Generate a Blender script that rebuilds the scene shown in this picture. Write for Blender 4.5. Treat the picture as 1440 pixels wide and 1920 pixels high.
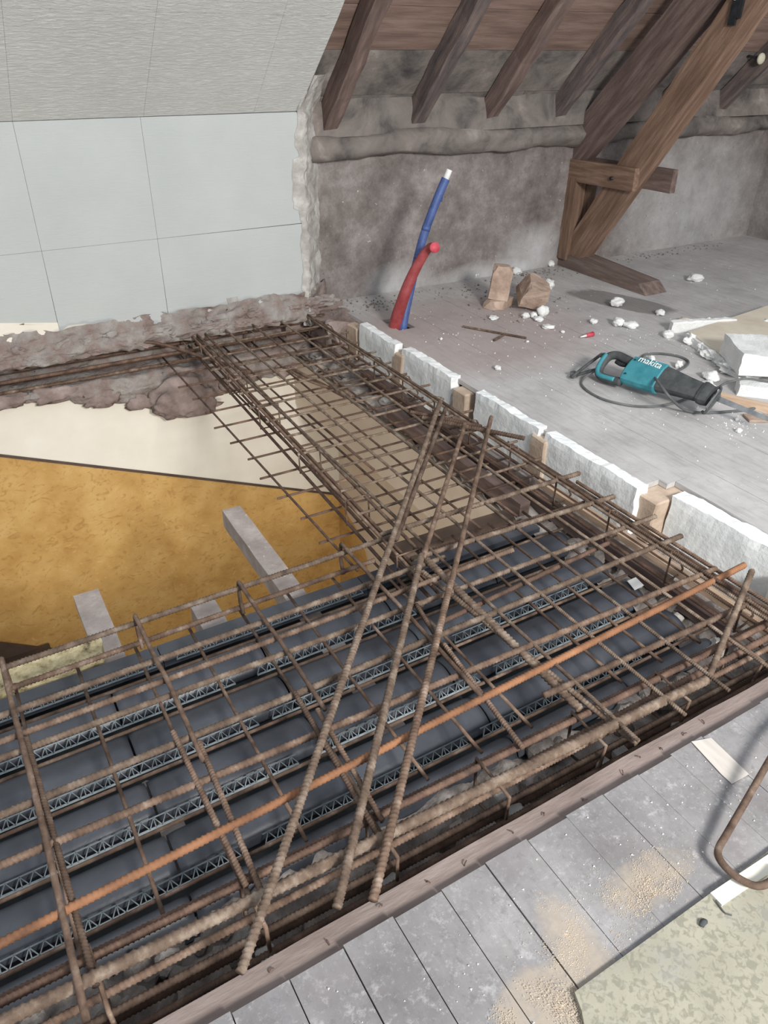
import bpy, bmesh, math, random
import numpy as np
from mathutils import Vector, Matrix, noise
random.seed(7)
for o in list(bpy.data.objects): bpy.data.objects.remove(o)
SC = bpy.context.scene
COL = SC.collection

# ------------------------------------------------------------------ camera
# world: X runs along the knee wall (to the right), Y towards the wall, Z up; z = 0 is the top of the floorboards
W, H, CX, CY = 1440, 1920, 720, 960
EYE = Vector((0, 0, 1.45))
_VA = np.array([3500 - CX, 105 - CY]); _VB = np.array([-280 - CX, 30 - CY])
FPX = float(np.sqrt(-(_VA @ _VB)))
_A = np.array([*_VA, FPX]); _A /= np.linalg.norm(_A)
_B = np.array([*_VB, FPX]); _B /= np.linalg.norm(_B)
_U = np.cross(_A, _B)
if _U[1] > 0: _U = -_U
RM = np.array([_A, _B, _U])
cam_d = bpy.data.cameras.new('camera')
cam = bpy.data.objects.new('camera', cam_d); COL.objects.link(cam)
cam_d.sensor_fit = 'VERTICAL'; cam_d.sensor_height = 36.0; cam_d.lens = FPX / H * 36.0
cam_d.clip_start = 0.02; cam_d.clip_end = 200
r_, u_, b_ = RM[:, 0], -RM[:, 1], -RM[:, 2]
cam.matrix_world = Matrix(((r_[0], u_[0], b_[0], EYE.x), (r_[1], u_[1], b_[1], EYE.y), (r_[2], u_[2], b_[2], EYE.z), (0, 0, 0, 1)))
SC.camera = cam
def _ray(x, y): return Vector(RM @ np.array([x - CX, y - CY, FPX]))
def P(x, y, z=0.0):            # point of the photograph lying on the level z
    d = _ray(x, y); return EYE + d * ((z - EYE.z) / d.z)
def PY(x, y, Y):               # ... lying on the upright plane y = Y
    d = _ray(x, y); return EYE + d * (Y / d.y)
def PX(x, y, X):
    d = _ray(x, y); return EYE + d * (X / d.x)

# ------------------------------------------------------------------ world, lights, exposure
wd = bpy.data.worlds.new('world'); SC.world = wd; wd.use_nodes = True
bg = wd.node_tree.nodes['Background']; bg.inputs[0].default_value = (0.86, 0.92, 1.0, 1); bg.inputs[1].default_value = 0.66
def area(name, loc, target, sx, sy, power, color):
    l = bpy.data.lights.new(name, 'AREA'); l.shape = 'RECTANGLE'; l.size = sx; l.size_y = sy; l.energy = power; l.color = color
    o = bpy.data.objects.new(name, l); COL.objects.link(o); o.location = loc
    o.rotation_euler = (Vector(target) - Vector(loc)).to_track_quat('-Z', 'Y').to_euler(); return o
area('gable_window_daylight', (1.1, -2.6, 2.75), (3.0, 2.2, 0.0), 1.0, 0.8, 255, (1.0, 0.97, 0.93))
area('lower_room_added_light', (1.0, 1.0, -1.25), (1.0, 4.0, -1.35), 1.3, 0.9, 21, (1.0, 0.93, 0.82))  # area light added below the formwork to brighten the lower room; no window there
SC.view_settings.view_transform = 'Standard'; SC.view_settings.look = 'None'
SC.view_settings.gamma = 1.0; SC.view_settings.use_curve_mapping = False
SC.view_settings.exposure = 0.35

# ------------------------------------------------------------------ materials
def _n(nt, t, **kw):
    n = nt.nodes.new(t)
    for k, v in kw.items(): setattr(n, k, v)
    return n
def ramp(nt, fac, stops):
    r = _n(nt, 'ShaderNodeValToRGB'); cr = r.color_ramp
    while len(cr.elements) < len(stops): cr.elements.new(0.5)
    for e, (p, c) in zip(cr.elements, stops): e.position = p; e.color = (*c, 1) if len(c) == 3 else c
    nt.links.new(fac, r.inputs[0]); return r.outputs[0]
def noise_tex(nt, vec, scale, detail=6, rough=0.6, dist=0.0):
    n = _n(nt, 'ShaderNodeTexNoise'); n.inputs['Scale'].default_value = scale; n.inputs['Detail'].default_value = detail
    n.inputs['Roughness'].default_value = rough; n.inputs['Distortion'].default_value = dist
    nt.links.new(vec, n.inputs['Vector']); return n.outputs['Fac']
def mixc(nt, fac, a, b):
    m = _n(nt, 'ShaderNodeMix', data_type='RGBA')
    if isinstance(fac, float): m.inputs[0].default_value = fac
    else: nt.links.new(fac, m.inputs[0])
    for s, v in ((m.inputs[6], a), (m.inputs[7], b)):
        if isinstance(v, tuple): s.default_value = (*v, 1)
        else: nt.links.new(v, s)
    return m.outputs[2]
def math_(nt, op, a, b=None, clamp=False):
    m = _n(nt, 'ShaderNodeMath', operation=op, use_clamp=clamp)
    for s, v in ((m.inputs[0], a), (m.inputs[1], b)):
        if v is None: continue
        if isinstance(v, (int, float)): s.default_value = v
        else: nt.links.new(v, s)
    return m.outputs[0]
def base(name, rough=0.85, spec=0.3, metal=0.0):
    m = bpy.data.materials.new(name); m.use_nodes = True; nt = m.node_tree
    b = nt.nodes['Principled BSDF']; b.inputs['Roughness'].default_value = rough
    b.inputs['Specular IOR Level'].default_value = spec; b.inputs['Metallic'].default_value = metal
    return m, nt, b
def coords(nt, world=False, stretch=(1, 1, 1)):
    if world: out = _n(nt, 'ShaderNodeNewGeometry').outputs['Position']
    else:
        tc = _n(nt, 'ShaderNodeTexCoord').outputs['Object']; oi = _n(nt, 'ShaderNodeObjectInfo').outputs['Random']
        sc = math_(nt, 'MULTIPLY', oi, 37.0); ad = _n(nt, 'ShaderNodeVectorMath', operation='ADD')
        cb = _n(nt, 'ShaderNodeCombineXYZ')
        for i in range(3): nt.links.new(sc, cb.inputs[i])
        nt.links.new(tc, ad.inputs[0]); nt.links.new(cb.outputs[0], ad.inputs[1]); out = ad.outputs[0]
    if stretch != (1, 1, 1):
        mu = _n(nt, 'ShaderNodeVectorMath', operation='MULTIPLY'); nt.links.new(out, mu.inputs[0]); mu.inputs[1].default_value = stretch; out = mu.outputs[0]
    return out
def bump(nt, b, h, strength, dist=0.01):
    bp = _n(nt, 'ShaderNodeBump'); bp.inputs['Strength'].default_value = strength; bp.inputs['Distance'].default_value = dist
    nt.links.new(h, bp.inputs['Height']); nt.links.new(bp.outputs[0], b.inputs['Normal'])
def mat(name, stops, scale=8, detail=7, rough=0.85, bumps=0.25, bscale=60, stretch=(1, 1, 1), world=False, spec=0.3, metal=0.0,
        speck=None, vary=0.0, dist=0.0):
    m, nt, b = base(name, rough, spec, metal)
    v = coords(nt, world, stretch)
    n = noise_tex(nt, v, scale, detail, 0.62, dist)
    c = ramp(nt, n, stops)
    if speck:                                  # (colour, scale, threshold)
        s = ramp(nt, noise_tex(nt, v, speck[1], 4, 0.7), [(speck[2], (0, 0, 0)), (speck[2] + 0.05, (1, 1, 1))])
        c = mixc(nt, s, c, speck[0])
    if vary:
        oi = _n(nt, 'ShaderNodeObjectInfo').outputs['Random']
        hs = _n(nt, 'ShaderNodeHueSaturation'); nt.links.new(c, hs.inputs['Color'])
        nt.links.new(math_(nt, 'ADD', math_(nt, 'MULTIPLY', oi, 2 * vary), 1 - vary), hs.inputs['Value']); c = hs.outputs[0]
    nt.links.new(c, b.inputs['Base Color'])
    if bumps: bump(nt, b, noise_tex(nt, v, bscale, 5, 0.6), bumps)
    return m
M = {}
M['rust'] = mat('rusty steel', [(0.27, (0.042, 0.027, 0.02)), (0.43, (0.108, 0.068, 0.047)), (0.58, (0.175, 0.117, 0.084)), (0.73, (0.32, 0.25, 0.2))], 22, 6, 0.8, 0.2, 300, vary=0.28, spec=0.35)
M['rust_dark'] = mat('dark rusty steel', [(0.25, (0.05, 0.032, 0.027)), (0.5, (0.115, 0.07, 0.05)), (0.75, (0.22, 0.14, 0.1))], 22, 6, 0.8, 0.2, 300, vary=0.25)
M['rust_dusty'] = mat('dusty rusty steel', [(0.27, (0.065, 0.043, 0.032)), (0.5, (0.16, 0.113, 0.082)), (0.72, (0.32, 0.258, 0.205))], 25, 6, 0.85, 0.2, 300, vary=0.2)
M['rust_orange'] = mat('orange rusty steel', [(0.25, (0.11, 0.055, 0.032)), (0.48, (0.26, 0.125, 0.065)), (0.62, (0.34, 0.165, 0.085)), (0.78, (0.43, 0.26, 0.17))], 9, 6, 0.8, 0.2, 300)
M['eps'] = mat('white foam', [(0.3, (0.72, 0.73, 0.72)), (0.6, (0.9, 0.9, 0.88))], 9, 5, 0.9, 0.55, 160)
M['insul'] = mat('white insulation board', [(0.3, (0.78, 0.82, 0.82)), (0.55, (0.88, 0.9, 0.89)), (0.75, (0.93, 0.93, 0.91))], 7, 6, 0.9, 0.3, 50)
M['oak'] = mat('old brown timber', [(0.25, (0.1, 0.06, 0.042)), (0.5, (0.19, 0.118, 0.082)), (0.75, (0.31, 0.21, 0.155))], 5, 8, 0.75, 0.3, 24, stretch=(7, 7, 0.7), vary=0.12)
M['oak_dark'] = mat('dark weathered timber', [(0.25, (0.055, 0.05, 0.055)), (0.5, (0.13, 0.105, 0.1)), (0.75, (0.25, 0.18, 0.15))], 5, 8, 0.85, 0.35, 24, stretch=(6, 6, 0.8), vary=0.15)
M['oak_red'] = mat('reddish timber', [(0.25, (0.08, 0.053, 0.047)), (0.5, (0.15, 0.105, 0.092)), (0.75, (0.25, 0.18, 0.155))], 5, 8, 0.8, 0.3, 24, stretch=(6, 6, 0.8), vary=0.1)
M['oak_y'] = mat('reddish timber grained lengthwise', [(0.25, (0.1, 0.07, 0.06)), (0.5, (0.17, 0.125, 0.108)), (0.75, (0.28, 0.22, 0.195))], 5, 8, 0.85, 0.3, 24, stretch=(6, 0.7, 6))
M['roofboard'] = mat('roof sheathing board', [(0.25, (0.13, 0.09, 0.075)), (0.5, (0.23, 0.155, 0.125)), (0.75, (0.33, 0.24, 0.2))], 4, 8, 0.85, 0.25, 20, stretch=(6, 6, 0.6), vary=0.15)
M['roofboard_grey'] = mat('plaster smeared board', [(0.3, (0.06, 0.055, 0.055)), (0.48, (0.185, 0.165, 0.15)), (0.58, (0.24, 0.205, 0.185)), (0.72, (0.4, 0.37, 0.34))], 4.0, 12, 0.9, 0.7, 22, dist=0.5)
M['joist'] = mat('sawn joist end', [(0.25, (0.34, 0.25, 0.18)), (0.5, (0.5, 0.39, 0.3)), (0.75, (0.62, 0.52, 0.42))], 9, 7, 0.85, 0.3, 50, vary=0.1)
M['batten'] = mat('pale sawn batten', [(0.25, (0.5, 0.34, 0.22)), (0.6, (0.68, 0.5, 0.36))], 8, 6, 0.8, 0.25, 40, stretch=(5, 5, 1))
M['timber'] = mat('cement dusted timber', [(0.25, (0.24, 0.2, 0.18)), (0.5, (0.36, 0.31, 0.285)), (0.75, (0.5, 0.45, 0.42))], 9, 8, 0.9, 0.35, 60, vary=0.08, speck=((0.75, 0.73, 0.7), 60, 0.68))
M['header'] = mat('dusty brown timber edge', [(0.25, (0.16, 0.12, 0.105)), (0.5, (0.245, 0.195, 0.175)), (0.78, (0.33, 0.275, 0.255))], 7, 9, 0.9, 0.3, 40, stretch=(4, 4, 0.7), speck=((0.06, 0.045, 0.04), 26, 0.72))
M['mortar'] = mat('brown rough mortar', [(0.2, (0.13, 0.098, 0.085)), (0.5, (0.27, 0.21, 0.19)), (0.78, (0.43, 0.36, 0.34))], 9, 10, 0.95, 0.6, 45, world=True)
M['mortar_band'] = mat('broken masonry under plaster', [(0.22, (0.12, 0.09, 0.078)), (0.42, (0.26, 0.2, 0.18)), (0.55, (0.3, 0.27, 0.25)), (0.75, (0.42, 0.395, 0.37))], 9, 12, 0.95, 1.0, 46, world=True, speck=((0.05, 0.04, 0.035), 24, 0.66))
M['mortar_grey'] = mat('grey broken plaster', [(0.25, (0.3, 0.28, 0.25)), (0.5, (0.46, 0.44, 0.41)), (0.72, (0.68, 0.67, 0.64))], 12, 10, 0.95, 0.7, 40, world=True)
M['rubble'] = mat('concrete rubble', [(0.25, (0.09, 0.075, 0.066)), (0.5, (0.2, 0.175, 0.158)), (0.75, (0.42, 0.39, 0.365))], 14, 9, 0.95, 0.6, 60, vary=0.35)
M['stone'] = mat('broken brown stone', [(0.25, (0.26, 0.18, 0.14)), (0.5, (0.43, 0.32, 0.25)), (0.75, (0.58, 0.46, 0.38))], 10, 8, 0.95, 0.5, 50, vary=0.12)
M['concrete'] = mat('grey concrete spacer', [(0.3, (0.3, 0.29, 0.28)), (0.7, (0.5, 0.49, 0.47))], 30, 6, 0.95, 0.3, 120)
M['cream'] = mat('cream plaster', [(0.3, (0.7, 0.64, 0.54)), (0.65, (0.82, 0.78, 0.69))], 1.6, 6, 0.8, 0.12, 14, world=True)
M['beige'] = mat('beige plaster', [(0.3, (0.6, 0.49, 0.38)), (0.65, (0.72, 0.62, 0.5))], 1.6, 6, 0.85, 0.12, 14, world=True)
M['lowerfloor'] = mat('dark lower floor', [(0.3, (0.06, 0.04, 0.03)), (0.7, (0.13, 0.09, 0.07))], 4, 6, 0.7, 0.2, 20, world=True)
M['blackform'] = mat('black plastic formwork', [(0.3, (0.04, 0.045, 0.056)), (0.65, (0.085, 0.093, 0.11))], 5, 7, 0.38, 0.12, 26, spec=0.5, speck=((0.5, 0.5, 0.5), 55, 0.765))
M['lattice'] = mat('grey plastic lattice', [(0.3, (0.14, 0.17, 0.185)), (0.7, (0.27, 0.31, 0.325))], 20, 4, 0.5, 0.0, 30)
M['blue'] = mat('blue corrugated sheath', [(0.3, (0.035, 0.065, 0.2)), (0.7, (0.08, 0.13, 0.33))], 18, 5, 0.5, 0.15, 90, spec=0.5)
M['red'] = mat('red corrugated sheath', [(0.3, (0.24, 0.03, 0.033)), (0.7, (0.4, 0.08, 0.08))], 18, 5, 0.5, 0.15, 90, spec=0.5)
M['pipewhite'] = mat('white pipe', [(0.3, (0.7, 0.7, 0.68)), (0.7, (0.85, 0.85, 0.83))], 12, 3, 0.5, 0.0)
M['teal'] = mat('teal plastic', [(0.3, (0.035, 0.2, 0.24)), (0.7, (0.075, 0.32, 0.37))], 14, 6, 0.5, 0.1, 60, speck=((0.45, 0.5, 0.5), 60, 0.7))
M['rubber'] = mat('dusty black rubber', [(0.3, (0.03, 0.034, 0.036)), (0.7, (0.1, 0.105, 0.105))], 14, 6, 0.7, 0.15, 90, speck=((0.4, 0.4, 0.4), 60, 0.7))
M['cord'] = mat('grey rubber cord', [(0.3, (0.085, 0.09, 0.092)), (0.7, (0.17, 0.175, 0.175))], 14, 4, 0.65, 0.1, 90)
M['steel'] = mat('worn steel', [(0.3, (0.25, 0.26, 0.27)), (0.7, (0.45, 0.46, 0.46))], 20, 5, 0.4, 0.1, 90, metal=0.8)
M['white'] = mat('white paint', [(0.3, (0.8, 0.8, 0.78)), (0.7, (0.88, 0.88, 0.86))], 20, 3, 0.6, 0.0)
M['pink'] = mat('pink red plastic', [(0.3, (0.52, 0.05, 0.08)), (0.7, (0.66, 0.13, 0.16))], 20, 3, 0.5, 0.0)
M['black'] = mat('black iron', [(0.3, (0.012, 0.014, 0.016)), (0.7, (0.035, 0.038, 0.04))], 20, 4, 0.45, 0.1, 60)
M['yellowfoam'] = mat('yellow mineral wool', [(0.3, (0.1, 0.085, 0.05)), (0.45, (0.42, 0.35, 0.2)), (0.7, (0.66, 0.58, 0.38))], 30, 9, 0.95, 0.8, 70)
M['boardyellow'] = mat('yellowish insulation board', [(0.3, (0.6, 0.53, 0.42)), (0.7, (0.74, 0.68, 0.56))], 5, 6, 0.85, 0.2, 40)
M['sawdust'] = mat('sawdust', [(0.3, (0.5, 0.41, 0.31)), (0.7, (0.7, 0.6, 0.47))], 60, 4, 0.95, 0.0, vary=0.0)
M['knob'] = mat('cream porcelain', [(0.3, (0.58, 0.56, 0.42)), (0.7, (0.68, 0.66, 0.52))], 12, 4, 0.4, 0.05, 30)
M['bucket'] = mat('cream plastic', [(0.3, (0.76, 0.73, 0.62)), (0.7, (0.84, 0.81, 0.72))], 8, 4, 0.5, 0.0)

def make_wallpanel(name, c0, c1, streak):
    m, nt, b = base(name, 0.75, 0.3)
    v = coords(nt, True); vs = coords(nt, True, (9, 9, 70))
    c = ramp(nt, noise_tex(nt, v, 1.6, 6), [(0.3, c0), (0.7, c1)])
    st = noise_tex(nt, vs, 2.2, 4, 0.7, 0.6)
    if streak > 0.3:
        g = ramp(nt, st, [(0.5, (0, 0, 0)), (0.62, (1, 1, 1))]); c = mixc(nt, math_(nt, 'MULTIPLY', g, 0.22), c, (0.9, 0.9, 0.88))
    gr = ramp(nt, noise_tex(nt, v, 7, 9, 0.75), [(0.62, (0, 0, 0)), (0.78, (1, 1, 1))])
    c = mixc(nt, math_(nt, 'MULTIPLY', gr, 0.22), c, (0.45, 0.45, 0.43))
    nt.links.new(c, b.inputs['Base Color']); bump(nt, b, st, streak, 0.006); return m
M['panel'] = make_wallpanel('white painted wall panel', (0.44, 0.463, 0.454), (0.5, 0.523, 0.51), 0.3)
M['panel_rough'] = make_wallpanel('white textured ceiling panel', (0.51, 0.515, 0.49), (0.59, 0.595, 0.565), 0.9)

def make_osb():
    m, nt, b = base('yellow chip patterned wallpaper', 0.6, 0.35)
    v = coords(nt, True)
    c = ramp(nt, noise_tex(nt, v, 5, 6), [(0.25, (0.44, 0.24, 0.065)), (0.5, (0.57, 0.345, 0.115)), (0.75, (0.66, 0.44, 0.17))])
    fl = noise_tex(nt, coords(nt, True, (1, 1, 1.5)), 12, 4, 0.6, 2.4)
    c = mixc(nt, math_(nt, 'MULTIPLY', ramp(nt, fl, [(0.55, (0, 0, 0)), (0.66, (1, 1, 1))]), 0.5), c, (0.33, 0.17, 0.045))
    c = mixc(nt, math_(nt, 'MULTIPLY', ramp(nt, fl, [(0.3, (1, 1, 1)), (0.38, (0, 0, 0))]), 0.4), c, (0.76, 0.52, 0.2))
    nt.links.new(c, b.inputs['Base Color']); return m
M['osb'] = make_osb()

def make_knee():
    m, nt, b = base('grey brown knee wall render', 0.95, 0.2)
    v = coords(nt, True)
    c = ramp(nt, noise_tex(nt, v, 3.4, 12, 0.78), [(0.3, (0.1, 0.083, 0.076)), (0.5, (0.225, 0.197, 0.183)), (0.7, (0.4, 0.37, 0.355))])
    sx = _n(nt, 'ShaderNodeSeparateXYZ'); nt.links.new(v, sx.inputs[0])
    # whitish lime stains low on the wall and a paler stretch beyond the truss
    def blob(x, z, rx, rz):
        a = math_(nt, 'POWER', math_(nt, 'DIVIDE', math_(nt, 'SUBTRACT', sx.outputs[0], x), rx), 2)
        d = math_(nt, 'POWER', math_(nt, 'DIVIDE', math_(nt, 'SUBTRACT', sx.outputs[2], z), rz), 2)
        return math_(nt, 'SUBTRACT', 1.0, math_(nt, 'ADD', a, d), True)
    e = math_(nt, 'ADD', math_(nt, 'ADD', blob(3.72, 0.12, 0.32, 0.22), blob(2.62, 0.05, 0.3, 0.16)), math_(nt, 'ADD', math_(nt, 'MULTIPLY', blob(5.3, 0.25, 0.95, 0.7), 0.9), blob(3.3, 0.0, 0.5, 0.12)))
    e = math_(nt, 'MULTIPLY', e, math_(nt, 'ADD', noise_tex(nt, v, 8, 8, 0.7), 0.15), True)
    c = mixc(nt, math_(nt, 'MULTIPLY', e, 0.9), c, (0.6, 0.6, 0.6))
    s = ramp(nt, noise_tex(nt, v, 34, 3, 0.6), [(0.71, (0, 0, 0)), (0.74, (1, 1, 1))]); c = mixc(nt, s, c, (0.65, 0.63, 0.6))
    dk = ramp(nt, noise_tex(nt, v, 19, 6, 0.7), [(0.27, (1, 1, 1)), (0.36, (0, 0, 0))]); c = mixc(nt, math_(nt, 'MULTIPLY', dk, 0.6), c, (0.06, 0.05, 0.048))
    nt.links.new(c, b.inputs['Base Color']); bump(nt, b, noise_tex(nt, v, 26, 9, 0.7), 0.5, 0.015); return m
M['knee'] = make_knee()

def make_floor(name, cols, near):
    m, nt, b = base(name, 0.9, 0.25)
    v = coords(nt, True); vs = coords(nt, True, (5, 0.55, 5))
    c = ramp(nt, noise_tex(nt, v, 3.0, 9, 0.66), [(0.28, cols[0]), (0.5, cols[1]), (0.72, cols[2])])
    g = ramp(nt, noise_tex(nt, vs, 9, 6, 0.65), [(0.38, (1, 1, 1)), (0.5, (0, 0, 0))])
    c = mixc(nt, math_(nt, 'MULTIPLY', g, 0.22), c, (0.2, 0.18, 0.17))
    sx = _n(nt, 'ShaderNodeSeparateXYZ'); nt.links.new(v, sx.inputs[0])
    def blob(x, y, rx, ry):
        a = math_(nt, 'POWER', math_(nt, 'DIVIDE', math_(nt, 'SUBTRACT', sx.outputs[0], x), rx), 2)
        d = math_(nt, 'POWER', math_(nt, 'DIVIDE', math_(nt, 'SUBTRACT', sx.outputs[1], y), ry), 2)
        return math_(nt, 'SUBTRACT', 1.0, math_(nt, 'ADD', a, d), True)
    nz = noise_tex(nt, v, 14, 8, 0.72)
    if near:
        sp = ramp(nt, noise_tex(nt, v, 22, 7, 0.75), [(0.56, (0, 0, 0)), (0.68, (1, 1, 1))]); c = mixc(nt, math_(nt, 'MULTIPLY', sp, 0.5), c, (0.56, 0.55, 0.55))
        s2 = ramp(nt, noise_tex(nt, v, 75, 6, 0.8), [(0.55, (0, 0, 0)), (0.66, (1, 1, 1))]); c = mixc(nt, math_(nt, 'MULTIPLY', s2, 0.35), c, (0.55, 0.54, 0.53))
        s3 = ramp(nt, noise_tex(nt, v, 40, 8, 0.8), [(0.36, (1, 1, 1)), (0.47, (0, 0, 0))]); c = mixc(nt, math_(nt, 'MULTIPLY', s3, 0.4), c, (0.13, 0.12, 0.125))
        mv = ramp(nt, noise_tex(nt, v, 5, 6, 0.7), [(0.5, (0, 0, 0)), (0.62, (1, 1, 1))]); c = mixc(nt, math_(nt, 'MULTIPLY', mv, 0.35), c, (0.21, 0.18, 0.185))
        e = math_(nt, 'ADD', math_(nt, 'ADD', blob(0.93, 0.47, 0.16, 0.07), blob(0.72, 0.47, 0.07, 0.12)), math_(nt, 'ADD', blob(0.62, 0.37, 0.16, 0.1), blob(0.58, 0.42, 0.1, 0.06)))
        f = ramp(nt, math_(nt, 'MULTIPLY', math_(nt, 'POWER', e, 0.7, True), noise_tex(nt, v, 26, 9, 0.8)), [(0.26, (0, 0, 0)), (0.5, (1, 1, 1))])
        c = mixc(nt, math_(nt, 'MULTIPLY', f, 0.75), c, (0.4, 0.34, 0.27))
    else:
        f = ramp(nt, math_(nt, 'MULTIPLY', blob(2.55, 3.3, 0.95, 0.75), math_(nt, 'ADD', nz, 0.3)), [(0.1, (0, 0, 0)), (0.6, (1, 1, 1))])   # brick dust round the pipes
        c = mixc(nt, math_(nt, 'MULTIPLY', f, 0.6), c, (0.4, 0.31, 0.285))
        gm = ramp(nt, noise_tex(nt, v, 9, 10, 0.8), [(0.34, (1, 1, 1)), (0.48, (0, 0, 0))]); c = mixc(nt, math_(nt, 'MULTIPLY', gm, 0.3), c, (0.27, 0.25, 0.24))
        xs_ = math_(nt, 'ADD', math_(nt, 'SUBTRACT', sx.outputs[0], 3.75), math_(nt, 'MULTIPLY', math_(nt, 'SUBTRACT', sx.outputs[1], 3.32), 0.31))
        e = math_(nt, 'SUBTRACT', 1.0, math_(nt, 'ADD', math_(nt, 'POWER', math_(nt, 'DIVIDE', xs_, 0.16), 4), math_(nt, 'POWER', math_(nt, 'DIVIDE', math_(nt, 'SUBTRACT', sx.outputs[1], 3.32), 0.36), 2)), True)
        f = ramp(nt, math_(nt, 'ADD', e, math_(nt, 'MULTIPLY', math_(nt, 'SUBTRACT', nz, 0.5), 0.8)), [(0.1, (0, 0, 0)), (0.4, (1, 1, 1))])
        c = mixc(nt, math_(nt, 'MULTIPLY', f, 0.7), c, (0.15, 0.135, 0.125))                # dark patch before the truss foot
        sp = ramp(nt, noise_tex(nt, v, 45, 4, 0.6), [(0.7, (0, 0, 0)), (0.73, (1, 1, 1))]); c = mixc(nt, math_(nt, 'MULTIPLY', sp, 0.6), c, (0.7, 0.7, 0.68))
    nt.links.new(c, b.inputs['Base Color']); bump(nt, b, noise_tex(nt, vs, 16, 6, 0.7), 0.25, 0.006); return m
M['floor_near'] = make_floor('dusty grey floorboards', [(0.15, 0.145, 0.147), (0.25, 0.243, 0.245), (0.37, 0.36, 0.36)], True)
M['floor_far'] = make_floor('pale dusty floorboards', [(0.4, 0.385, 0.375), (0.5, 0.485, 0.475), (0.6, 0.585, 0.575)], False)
M['bare'] = mat('bare planed wood', [(0.3, (0.5, 0.46, 0.42)), (0.7, (0.62, 0.58, 0.53))], 8, 6, 0.85, 0.1, 30, stretch=(5, 0.8, 5))

def make_lino():
    m, nt, b = base('cream and olive patterned linoleum', 0.6, 0.4)
    v = coords(nt, True)
    c = ramp(nt, noise_tex(nt, v, 9, 5), [(0.35, (0.31, 0.295, 0.23)), (0.65, (0.36, 0.342, 0.27))])
    vn = noise_tex(nt, v, 72, 3.0, 0.6, 0.7)
    c = mixc(nt, math_(nt, 'MULTIPLY', ramp(nt, vn, [(0.48, (0, 0, 0)), (0.6, (1, 1, 1))]), 0.7), c, (0.2, 0.195, 0.15))
    gy = ramp(nt, noise_tex(nt, v, 5, 6, 0.7), [(0.5, (0, 0, 0)), (0.66, (1, 1, 1))])
    c = mixc(nt, math_(nt, 'MULTIPLY', gy, 0.5), c, (0.3, 0.305, 0.295))
    nt.links.new(c, b.inputs['Base Color']); bump(nt, b, noise_tex(nt, v, 30, 4), 0.08); return m
M['lino'] = make_lino()

# ------------------------------------------------------------------ object helpers
def tag(o, label=None, cat=None, group=None, kind=None):
    if label: o['label'] = label
    if cat: o['category'] = cat
    if group: o['group'] = group
    if kind: o['kind'] = kind
    return o
def link(name, me, m=None, parent=None):
    o = bpy.data.objects.new(name, me); COL.objects.link(o)
    if m is not None and me is not None and not me.materials: me.materials.append(M[m] if isinstance(m, str) else m)
    if parent is not None: o.parent = parent
    return o
def empty(name, loc=(0, 0, 0)):
    o = bpy.data.objects.new(name, None); COL.objects.link(o); o.location = loc; o.empty_display_size = 0.05; return o
def child_of(o, parent):
    """parent keeping world placement: parents here are unrotated empties"""
    o.parent = parent; o.matrix_parent_inverse = Matrix.Translation(-Vector(parent.location)); return o
def mesh(name, verts, faces, smooth=False):
    me = bpy.data.meshes.new(name); me.from_pydata([tuple(v) for v in verts], [], faces); me.validate(); me.update()
    if smooth: me.polygons.foreach_set('use_smooth', [True] * len(me.polygons))
    return me
def bm_mesh(name, bm, smooth=False):
    bmesh.ops.recalc_face_normals(bm, faces=bm.faces[:])
    me = bpy.data.meshes.new(name); bm.to_mesh(me); bm.free()
    if smooth: me.polygons.foreach_set('use_smooth', [True] * len(me.polygons))
    return me
BOXF = [(0, 3, 2, 1), (4, 5, 6, 7), (0, 1, 5, 4), (1, 2, 6, 5), (2, 3, 7, 6), (3, 0, 4, 7)]
def boxbm(lo, hi, bev=0.0, cuts=0, jit=0.0, seed=0):
    bm = bmesh.new()
    vs = [bm.verts.new(p) for p in [(lo[0], lo[1], lo[2]), (hi[0], lo[1], lo[2]), (hi[0], hi[1], lo[2]), (lo[0], hi[1], lo[2]),
                                    (lo[0], lo[1], hi[2]), (hi[0], lo[1], hi[2]), (hi[0], hi[1], hi[2]), (lo[0], hi[1], hi[2])]]
    for f in BOXF: bm.faces.new([vs[i] for i in f])
    if cuts: bmesh.ops.subdivide_edges(bm, edges=bm.edges[:], cuts=cuts, use_grid_fill=True)
    if bev: bmesh.ops.bevel(bm, geom=[e for e in bm.edges if len(e.link_faces) == 2 and e.calc_face_angle(0) > 0.5], offset=bev, segments=1, affect='EDGES')
    if jit:
        for v in bm.verts: v.co += noise.noise_vector(v.co * 9 + Vector((seed * 3.1, seed, 0))) * jit
    return bm
def box(name, lo, hi, m, parent=None, bev=0.0, cuts=0, jit=0.0, seed=0):
    """box whose object origin is at the middle of its base"""
    c = Vector(((lo[0] + hi[0]) / 2, (lo[1] + hi[1]) / 2, lo[2]))
    bm = boxbm(Vector(lo) - c, Vector(hi) - c, bev, cuts, jit, seed)
    o = link(name, bm_mesh(name, bm), m); o.location = c
    if parent is not None: child_of(o, parent)
    return o
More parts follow.
